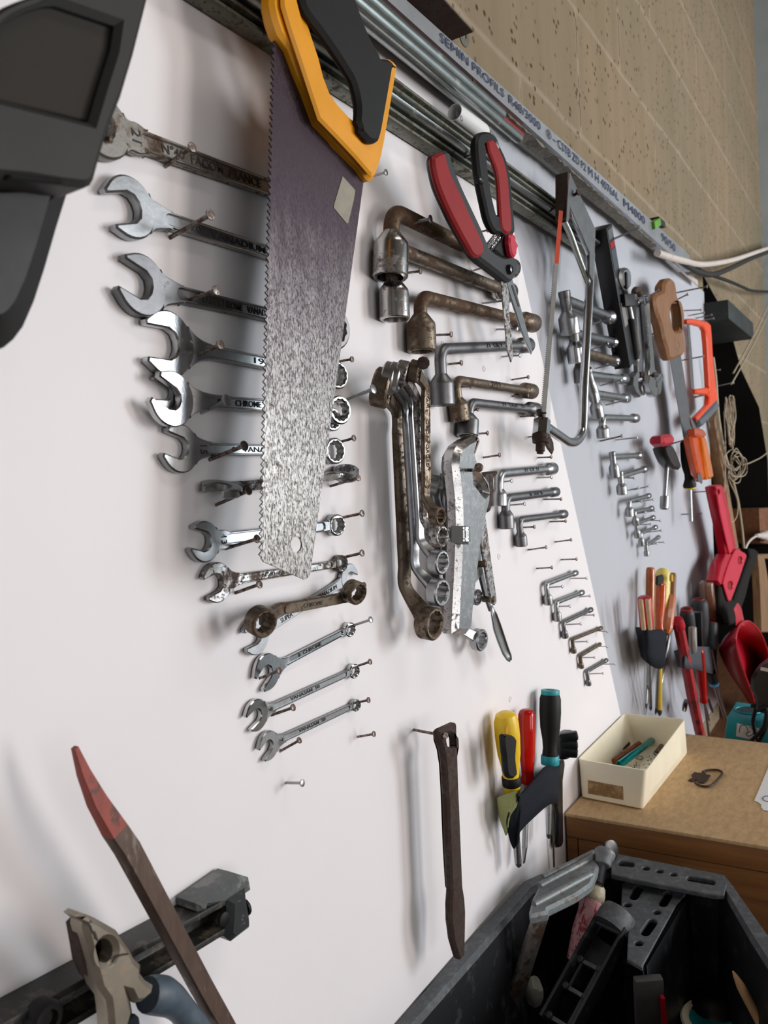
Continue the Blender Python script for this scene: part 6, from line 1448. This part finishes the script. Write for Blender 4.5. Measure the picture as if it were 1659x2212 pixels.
# other things in the crate
def lump(name, label, c, r, sc, m, cat_, seed):
    random.seed(seed); bm = bmesh.new(); bmesh.ops.create_icosphere(bm, subdivisions=3, radius=1)
    off = [Vector((random.uniform(-1, 1), random.uniform(-1, 1), random.uniform(-1, 1))).normalized() for _ in range(14)]
    for v in bm.verts:
        k = 1.0
        for d in off:
            t = v.co.dot(d)
            if t > .72: k = min(k, .72 / t)
        v.co = Vector((v.co.x * sc[0], v.co.y * sc[1], v.co.z * sc[2])) * (r * k)
        v.co += Vector(c)
    me = bpy.data.meshes.new(name); bm.to_mesh(me); bm.free(); return solo(name, me, M[m], label, cat_, ang=.35)
lump('stone', 'pale grey broken stone between the clamp rail and the caulking gun', q3(705, 738, .83), .017, (.75, .75, 1.2), 'stone', 'stone', 4)
g = thing('chisel', 'dark flat tool with a red edge standing in the crate', 'tool', q3(1170, 690, .86))
a_, b_ = q3(1170, 682, .905), q3(1178, 900, .845)
part('blade', MB().bar(a_, b_, .010, .029, FWD).bevel(.0025), plastic('dusty_dark_grey', (66, 62, 62), .6, .2), g)
part('red_edge', MB().bar(q3(1228, 760, .888), q3(1238, 900, .848), .006, .0035, FWD, .006, .006), M['redp'], g)
g = thing('wooden_stick', 'sharpened pale wooden stick in the lower right corner', 'stick', q3(1560, 740, .88))
part('shaft', MB().lathe(q3(1516, 657, .90), q3(1660, 930, .84), [(0, .0008), (.004, .0022), (.015, .0044), (.02, .0046), (.16, .0046)], 12), M['pencilwood'], g)
g = thing('round_tin', 'dark round tin with a pale ring and teal inside at the bottom right', 'tin', q3(1470, 850, .80))
c = q3(1470, 868, .80); 
part('body', MB().lathe(c - V * .10, c, [(0, .044), (.09, .046), (.098, .044)], 28), M['dkgrey'], g)
part('ring', MB().lathe(c - V * .002, c + V, [(0, .034), (0, .042), (.003, .043), (.005, .041), (.005, .034), (0, .034)], 28, cap=False), M['cream'], g)
part('inside', MB().lathe(c - V * .001, c + V, [(0, .034), (.002, .033)], 24), M['teal'], g)
d = q3(1440, 770, .81)
solo('dark_dome', MB().ball(d - V * .02, .03, (1, 1, .8), 20), M['blackgloss'], 'dark rounded cap behind the ringed tin in the crate', 'cap')
# ---------------------------------------------------------------- black tool rail on the board
nR_ = .022
r0, r1 = P(*zO(1325, 1100), nR_), P(*zO(-40, 1860), nR_)
l0 = P(*zO(1335, 1305), nR_)
dr = (r1 - r0).normalized(); hgt = (r0.z - l0.z)
rl = thing('tool_rail', 'black tool rail with an end bracket screwed low on the board', 'rail', r0)
vz = N.cross(dr).normalized(); vz = vz if vz.z > 0 else -vz
tw = .004
sec = [(0, 0), (nR_, 0), (nR_, -tw), (.006, -tw), (.006, -hgt + tw), (nR_, -hgt + tw), (nR_, -hgt), (0, -hgt)]
base0 = Vector((r0.x + .004, 0, r0.z)); base1 = Vector((r1.x, 0, r1.z))
part('channel', MB().loft([[b + N * n_ + vz * z_ for n_, z_ in sec] for b in (base0, base1)]).bevel(.0008), worn('worn_black_rail', (40, 39, 37), (84, 74, 62), .35, .5, 60), rl)
zO_ = zO
bk = [(1180, 1105), (1215, 1065), (1375, 930), (1440, 945), (1455, 1015), (1462, 1100), (1478, 1185), (1478, 1250), (1420, 1300), (1368, 1332), (1335, 1310), (1330, 1120), (1300, 1095), (1200, 1130)]
bm1 = worn('dusty_black_bracket', (38, 42, 44), (110, 112, 112), .3, .45, 50)
part('bracket', pxplate([(1345, 1083), (1452, 1012), (1462, 1100), (1478, 1185), (1478, 1250), (1368, 1334), (1330, 1305), (1340, 1200)], 0, .026, .004, (), zO, .8), bm1, rl, 'dusty black end bracket')
part('bracket_top', pxplate([(1125, 1095), (1370, 922), (1440, 940), (1454, 1015), (1348, 1088), (1190, 1112), (1180, 1150), (1130, 1142)], 0, .022, .0025, (), zO, .6), worn('pale_grey_bracket', (84, 88, 88), (120, 122, 120), .4, .5, 50), rl, 'sloping top of the end bracket')
c = P(*zO(1338, 1205), .0265); part('bracket_hole', MB().lathe(c - N * .001, c + N, [(0, .0045), (.0016, .0045), (.002, .0038)], 18), M['black'], rl)
for q in ((1452, 1140),):
    c = P(*zO(*q), .018); part('screw_hole', MB().lathe(c, c + U, [(0, .006), (.002, .006)], 14), M['black'], rl)
c = P(*zO(225, 1770), .020); part('knob', MB().lathe(c, c + N, [(0, .0085), (.008, .009), (.010, .0075), (.010, .005), (.007, .004)], 20), M['black'], rl)
# ---------------------------------------------------------------- long square chisel with a red tip
cp = [((446, 180), .034, .0026, .0030), ((500, 330), .036, .0056, .005), ((580, 500), .039, .0088, .0065), ((685, 670), .042, .0110, .0080), ((760, 780), .043, .0112, .0085), ((980, 1190), .043, .0108, .0085), ((1200, 1600), .043, .0106, .0085), ((1370, 1900), .043, .0104, .0085)]
Pc = [P(*zO(*c[0]), c[1]) for c in cp]
dc = (Pc[-1] - Pc[3]).normalized(); bs = N.cross(dc).normalized()
def chis(a, b):
    rs = []
    for i in range(a, b + 1):
        w, t_ = cp[i][2] * .50, cp[i][3] * .62
        rs.append([Pc[i] + bs * x * w + N * y * t_ for x, y in ((1, .75), (.86, 1), (-.86, 1), (-1, .75), (-1, -.8), (-.8, -1), (.8, -1), (1, -.8))])
    return MB().loft(rs)
ch = thing('cold_chisel', 'long rusty square chisel with a red painted tip across the black rail', 'chisel', Pc[4])
part('tip', chis(0, 3), worn('flaking_red_tip', (150, 66, 54), (84, 58, 48), .42, .6, 55, (1, 1, .6)), ch, 'flaking red painted tip')
part('bar', chis(3, 7), worn('rusty_chisel_bar', (92, 74, 64), (122, 112, 104), .32, .55, 45, (2, 2, .5), .35), ch)
# ---------------------------------------------------------------- combination pliers held on the rail
n = .040
pl = thing('pliers', 'rusty combination pliers with blue-grey grips at the bottom left', 'pliers', P(*zO(620, 1500), n))
jl = [(455, 1192), (484, 1168), (520, 1178), (556, 1192), (690, 1268), (735, 1330), (780, 1395), (800, 1440), (842, 1480), (838, 1530), (870, 1570), (920, 1602), (908, 1650), (850, 1700), (800, 1706), (770, 1640), (745, 1620), (780, 1700), (790, 1760), (770, 1830), (740, 1900), (660, 1900), (650, 1760), (640, 1690), (590, 1620), (560, 1500), (520, 1340), (496, 1260), (500, 1225)]
hole_ = el(628, 1395, 54, 74)
part('head', pxplate(jl, n, .014, .0025, [hole_], zO, .9), metal('dirty_pliers_steel', (164, 154, 140), .45, .2, (140, 92, 52), 110, met=.75), pl)
part('dark_hole_backing', pxplate(jl, n - .003, .0028, .0005, (), zO, .9), M['darkrust'], pl)  # dark sheet added behind the hole so that it reads dark
part('jaw_gap', MB().tube(cat([P(*zO(*q), n + .0142) for q in [(500, 1215), (535, 1240), (550, 1275), (575, 1310), (582, 1330)]], 5), .0005, 6), M['mark'], pl)
part('joint_line', MB().tube(cat([P(*zO(*q), n + .0142) for q in [(668, 1462), (690, 1435), (725, 1418), (765, 1412)]], 5), .0005, 6), M['mark'], pl)
part('back_jaw', pxplate([(422, 1232), (452, 1200), (500, 1225), (520, 1340), (560, 1500), (610, 1640), (560, 1600), (500, 1540), (460, 1450), (440, 1330)], n - .004, .012, .002, (), zO, .5), M['darkrust'], pl)
part('serration', MB().tube(cat([P(*zO(*q), n + .0141) for q in [(560, 1280), (572, 1300), (566, 1310), (580, 1322)]], 3), .0006, 6), M['mark'], pl)
gm = worn('blue_grey_grip', (76, 88, 100), (130, 98, 72), .12, .5, 40)
gp = [(880, 1655), (960, 1660), (1040, 1700), (1120, 1790), (1200, 1930)]
gg = [P(*zO(*q), n + .006) for q in gp]
part('grip', MB().tube(cat(gg, 5), [.0088 + .0012 * math.sin(i * .35) for i in range(21)], 16), gm, pl)
gp = [(715, 1850), (720, 1900), (700, 1990)]
part('grip', MB().tube(cat([P(*zO(*q), n + .006) for q in gp], 5), .010, 16), gm, pl)
# ---------------------------------------------------------------- screwdrivers in rubber straps
def strap(name, parent, st, z, m, th=.0018, sub=5):
    tp = cat([P(*z(*s[0]), s[2]) for s in st], sub); bt = cat([P(*z(*s[1]), s[3] if len(s) > 3 else s[2]) for s in st], sub)
    mb = MB().loft([[a, a.lerp(b, .33), a.lerp(b, .67), b] for a, b in zip(tp, bt)], cap=False, closed=False)
    o = part(name, mb, M[m], parent, ang=1.2); md = o.modifiers.new('t', 'SOLIDIFY'); md.thickness = th; return o
PR = {'bulb': [(0, .45), (.03, .8), (.12, .98), (.3, 1.0), (.5, .92), (.66, .72), (.78, .66), (.86, .72), (.97, .62), (1, .5)],
      'straight': [(0, .7), (.02, .92), (.05, 1), (.8, 1), (.9, .92), (.97, .7), (1, .55)],
      'clear': [(0, .5), (.02, .8), (.07, .96), (.3, 1.0), (.6, .9), (.8, .72), (.88, .66), (.93, .8), (.98, .78), (1, .5)],
      'oval': [(0, .5), (.04, .85), (.12, 1), (.4, 1), (.75, .8), (.95, .7), (1, .5)]}
def driver(label, z, top, bot, w, mat, tip=None, n=.016, style='straight', fl=0, fd=.12, group=None, sr=.0028, smat='satin', tipw=None, name='screwdriver', bands=(), nt=None):
    kx = z(1, 0)[0] - z(0, 0)[0]
    a, b = P(*z(*top), n), P(*z(*bot), n); r = w * kx / 2 * mpp(a); L = (b - a).length
    g = thing(name, label, 'screwdriver', (a + b) / 2, group)
    pr = [(f * L, r * q) for f, q in PR[style]]
    part('handle', MB().lathe(a, b, pr, 24, fl, fd), M[mat], g)
    for nm, f0, f1, k, m in bands:
        seg = [(f0 * L, r * k * .96), (f0 * L + .0008, r * k), (f1 * L - .0008, r * k), (f1 * L, r * k * .96)]
        part(nm, MB().lathe(a, b, seg, 24), M[m], g)
    if tip:
        c = P(*z(*tip), n if nt is None else nt)
        if tipw:
            part('shank', MB().tube([b - (b - a).normalized() * .006, b.lerp(c, .8)], sr, 12), M[smat], g)
            part('tip', MB().bar(b.lerp(c, .78), c, sr * 1.6, sr * 1.8, N, .0008, tipw).bevel(.0003), M[smat], g)
        else:
            part('shank', MB().tube([b - (b - a).normalized() * .006, b.lerp(c, .93)], sr, 12), M[smat], g)
            part('tip', MB().lathe(b.lerp(c, .90), c, [(0, sr), ((c - b).length * .07, sr * .9), ((c - b).length * .10, sr * .25)], 12, 4, .35), M['mark'], g)
    return g
# holder on the white board
st1 = thing('rubber_strap', 'black rubber strap with an olive lining holding three screwdrivers on the white board', 'strap', P(*zM(1000, 950), .01))
strap('lining', st1, [((765, 940), (770, 1000), .003), ((775, 925), (800, 1120), .012, .012), ((820, 905), (832, 1205), .022, .016), ((905, 885), (850, 1100), .034, .026), ((925, 960), (850, 1050), .036, .026)], zM, 'olive', .0014)
strap('band', st1, [((930, 965), (850, 1045), .036, .026), ((920, 930), (835, 1130), .0365, .022), ((912, 900), (872, 1290), .037, .020), ((935, 905), (900, 1290), .038, .024), ((960, 890), (930, 1185), .038, .032), ((1040, 800), (1050, 1060), .038, .036), ((1120, 705), (1140, 985), .036, .034), ((1180, 695), (1195, 975), .026, .024), ((1235, 685), (1215, 995), .004, .004)], zM, 'neoprene', .0022)
DG = 'screwdrivers in the strap on the white board'
g = driver('yellow screwdriver with a black grip stripe in the white board strap', zM, (822, 300), (875, 905), 186, 'yellow2', (920, 1442), .020, 'bulb', group=DG, sr=.0042, bands=[('collar', .775, .885, .76, 'black')])
ga = P(*zM(835, 470), .040); pin = [(790, 470), (880, 465), (888, 600), (895, 770), (822, 775), (800, 620)]
part('grip_stripe', pxplate([(792, 472), (808, 462), (882, 482), (884, 560), (880, 640), (890, 770), (822, 775), (805, 640), (795, 560)], .020 + .0095, .0075, .003, (), zM, None, 3), M['black'], g)
c = P(*zM(830, 433), .0395); part('hanging_hole', MB().lathe(c, c + N, [(0, .0042), (.0008, .0042)], 16), plastic('dark_yellow', (190, 130, 10), .5), g)
driver('clear red screwdriver with a bulbous handle, middle of the three in the white board strap', zM, (978, 278), (985, 832), 130, 'clearred', (958, 1412), .016, 'clear', 6, .08, DG, sr=.0034, tipw=.0062)
driver('black and teal screwdriver, tallest of the three in the white board strap', zM, (1152, 137), (1150, 690), 158, 'black', (1140, 1232), .020, 'bulb', group=DG, sr=.0034, bands=[('cap', .0, .075, .86, 'teal'), ('collar', .87, .99, .84, 'teal')])
g = thing('plastic_clip', 'black forked plastic clip behind the black and teal screwdriver', 'clip', P(*zM(1280, 540), .03))
q0, q1 = P(*zM(1215, 535), .014), P(*zM(1360, 535), .040); L = (q1 - q0).length
for i, dy in enumerate((-70, 0, 62)):
    a, b = P(*zM(1225, 540 + dy * .75), .012), P(*zM(1355, 540 + dy), .034)
    part('prong', MB().bar(a, b, .013, .012, V, .012, .010).bevel(.003), M['blackgloss'], g)
part('body', MB().bar(P(*zM(1220, 535), .006), P(*zM(1300, 540), .022), .034, .03, V).bevel(.005), M['blackgloss'], g)
part('tail', pxplate([(1170, 960), (1180, 690), (1240, 640), (1243, 690), (1228, 800), (1232, 1250), (1220, 1290), (1195, 1295), (1182, 1270), (1190, 1060)], .002, .008, .003, (), zM), M['blackgloss'], g)
solo('steel_rod', MB().tube([P(*zM(1165, 960), .008), P(*zM(1180, 1440), .006)], .0013, 8), M['brownsteel'], 'thin steel rod hanging from the strap on the white board, right of the screwdriver tips', 'rod')
# first holder on the bluish board
st2 = thing('rubber_strap', 'dark rubber pocket holding amber and red screwdrivers on the bluish board', 'strap', P(*zL(370, 1350), .01))
strap('band', st2, [((245, 1208), (285, 1420), .003), ((275, 1212), (300, 1440), .022, .014), ((330, 1222), (340, 1475), .040, .034), ((400, 1226), (420, 1515), .046, .040), ((465, 1222), (462, 1490), .040, .036), ((482, 1225), (472, 1420), .004)], zL, 'neoprene', .003)
D2 = 'screwdrivers in the pocket on the bluish board'
driver('amber brown screwdriver at the back left of the first pocket on the bluish board', zL, (357, 768), (352, 1240), 66, 'amber', (325, 1810), .014, 'straight', 8, .1, D2, sr=.002)
g = driver('pale yellow screwdriver with a hole through its handle in the first pocket', zL, (450, 778), (428, 1240), 112, 'paleyellow', (425, 1860), .016, 'oval', 0, 0, D2, sr=.0045, smat='yellow2')
part('black_stripe', pxplate([(408, 830), (440, 820), (448, 850), (440, 900), (405, 900)], .034, .006, .002, (), zL), M['black'], g)
c = P(*zL(487, 845), .030); part('hanging_hole', MB().lathe(c, c + N, [(.004, .0072), (.008, .0072)], 14), plastic('deep_yellow', (200, 160, 30), .5), g)
driver('brown wooden screwdriver showing behind the pale yellow one', zL, (525, 810), (505, 1240), 48, 'woodsaw', (395, 1850), .008, 'straight', 0, 0, D2, sr=.003)
g = driver('red screwdriver with beige stripes at the left of the first pocket', zL, (312, 982), (338, 1280), 102, 'redp', (360, 1822), .034, 'straight', 0, 0, D2, sr=.003, smat='satin', nt=.012)
for dx in (-26, 22):
    part('stripe', MB().tube([P(*zL(312 + dx, 1005), .034 + .012), P(*zL(335 + dx, 1225), .034 + .012)], .0036, 10), plastic('beige_stripe', (186, 156, 116), .4), g)
driver('clear red-orange screwdriver in front of the pale yellow one', zL, (437, 882), (422, 1240), 74, 'ambers', (400, 1840), .038, 'clear', 6, .1, D2, sr=.0028, nt=.012)
driver('short amber screwdriver at the right of the first pocket', zL, (512, 975), (478, 1260), 72, 'amber', None, .032, 'straight', 8, .12, D2)
p0, p1 = P(*zL(412, 1510), .03), P(*zL(412, 1560), .03)
# second holder
st3 = thing('rubber_strap', 'dark rubber strap holding many black and red tools beside the dustpan', 'strap', P(*zL(700, 1430), .01))
strap('band', st3, [((528, 1382), (560, 1500), .003), ((560, 1372), (580, 1505), .03, .026), ((620, 1352), (605, 1508), .05), ((720, 1350), (705, 1522), .056), ((800, 1352), (790, 1545), .05), ((842, 1348), (830, 1556), .03), ((850, 1350), (845, 1550), .004)], zL, 'rubberlt', .003)
D3 = 'screwdrivers in the strap beside the dustpan'
driver('clear brownish screwdriver, topmost in the strap beside the dustpan', zL, (766, 868), (792, 1180), 108, 'brownclear', None, .030, 'straight', 6, .1, D3, bands=[('core', .1, .95, .55, 'ambers')])
driver('big dark grey screwdriver with a red ring near its top', zL, (712, 998), (735, 1360), 128, 'dkgrey', None, .034, 'oval', 0, 0, D3, bands=[('cap', 0, .03, .62, 'red')])
driver('black screwdriver with a red domed top, left of the black square one', zL, (622, 1072), (655, 1360), 102, 'dkgrey', (790, 1900), .040, 'oval', 0, 0, D3, bands=[('cap', 0, .05, .84, 'red')], nt=.02)
g = thing('square_tool', 'black square ended tool in the strap beside the dustpan', 'tool', P(*zL(705, 1200), .044))
part('handle', MB().bar(P(*zL(702, 1093), .044), P(*zL(712, 1360), .044), .020, .022, N).bevel(.003), M['blackgloss'], g)
driver('grey screwdriver with a salmon red top beside the dust brush', zL, (800, 1168), (800, 1370), 102, 'dkgrey', (910, 1880), .050, 'straight', 0, 0, D3, sr=.003, bands=[('cap', 0, .06, .86, 'red')], nt=.03)
driver('small clear screwdriver in front of the black square tool', zL, (666, 1203), (672, 1400), 60, 'clear', None, .056, 'straight', 6, .1, D3)
g = thing('cold_chisel', 'worn red painted bar in the strap beside the dustpan', 'chisel', P(*zL(600, 1400), .046))
part('head', MB().lathe(P(*zL(552, 1156), .046), P(*zL(585, 1260), .046), [(0, .009), (.002, .0115), (.018, .012), (.024, .011)], 18), M['redp'], g)
part('bar', MB().tube([P(*zL(565, 1200), .046), P(*zL(610, 1420), .046), P(*zL(660, 1700), .042), P(*zL(725, 2010), .034)], [.0105, .0105, .011, .0105], 8), worn('worn_red_bar', (176, 40, 48), (80, 48, 44), .36, .5, 40, (1, 1, .5)), g)
driver('clear red screwdriver hanging handle up below the strap beside the dustpan', zL, (712, 1360), (750, 1765), 78, 'clearred', (790, 2020), .050, 'clear', 6, .1, D3, sr=.003, nt=.036)
g = thing('screwdriver', 'screwdriver with a blue ring below the strap beside the dustpan', 'screwdriver', P(*zL(815, 1600), .03), D3)
part('handle', MB().lathe(P(*zL(805, 1540), .036), P(*zL(828, 1640), .036), [(0, .009), (.03, .011)], 16), M['black'], g)
part('ring', MB().lathe(P(*zL(822, 1612), .036), P(*zL(828, 1640), .036), [(0, .0115), (.005, .0115)], 18), plastic('light_blue_ring', (90, 160, 200), .4), g, 'light blue ring')
part('shank', MB().tube([P(*zL(828, 1640), .036), P(*zL(915, 1890), .036)], .0038, 10), M['satin'], g)
solo('awl', MB().lathe(P(*zL(785, 1740), .02), P(*zL(838, 1900), .02), [(0, .003), (.04, .0036), (.06, .002)], 10), M['darkrust'], 'dark awl pointing down between the screwdriver shanks', 'awl')
solo('steel_pick', pxplate([(612, 1740), (622, 1735), (625, 1770), (612, 1830), (598, 1825), (602, 1780)], .02, .006, .002, (), zL), M['grey'], 'small dark plier tip below the strap beside the dustpan', 'tip')
# ---------------------------------------------------------------- forged pry bar on the white board
n = .034
pb = thing('pry_bar', 'long dark forged pry bar hanging alone below the wrenches', 'pry bar', P(*zM(400, 900), n))
ol_ = [(310, 440), (322, 425), (430, 376), (440, 380), (443, 500), (448, 620), (455, 850), (462, 1000), (470, 1200), (478, 1400), (485, 1570), (500, 1660), (506, 1760), (504, 1900), (500, 2090), (470, 2116), (455, 2100), (420, 1980), (402, 1840), (400, 1720), (408, 1600), (400, 1450), (392, 1300), (382, 1000), (372, 850), (362, 680), (345, 570), (318, 500)]
slot_ = [(378, 462), (392, 452), (405, 460), (430, 500), (432, 540), (412, 562), (392, 550), (382, 510)]
part('bar', pxplate(ol_, n - .004, .008, .002, [slot_], zM), M['darkrust'], pb)
part('side', pxplate([(310, 440), (322, 500), (345, 570), (362, 680), (372, 850), (390, 1300), (408, 1600), (395, 1600), (380, 1300), (365, 850), (352, 620), (330, 560)], n - .007, .006, .002, (), zM), M['darkrust'], pb)
nb_ = P(*zM(160, 430), 0)
mb = MB().tube([nb_ + Vector((0, .006, 0)), P(*zM(250, 450), .020), P(*zM(385, 475), .040)], .0014, 8); mb.lathe(P(*zM(375, 472), .039), P(*zM(392, 478), .0425), [(0, .0014), (.001, .0032), (.002, .003)], 10)
solo('nail', mb, M['nail'], 'bent rusty nail carrying the dark forged pry bar', 'nail')
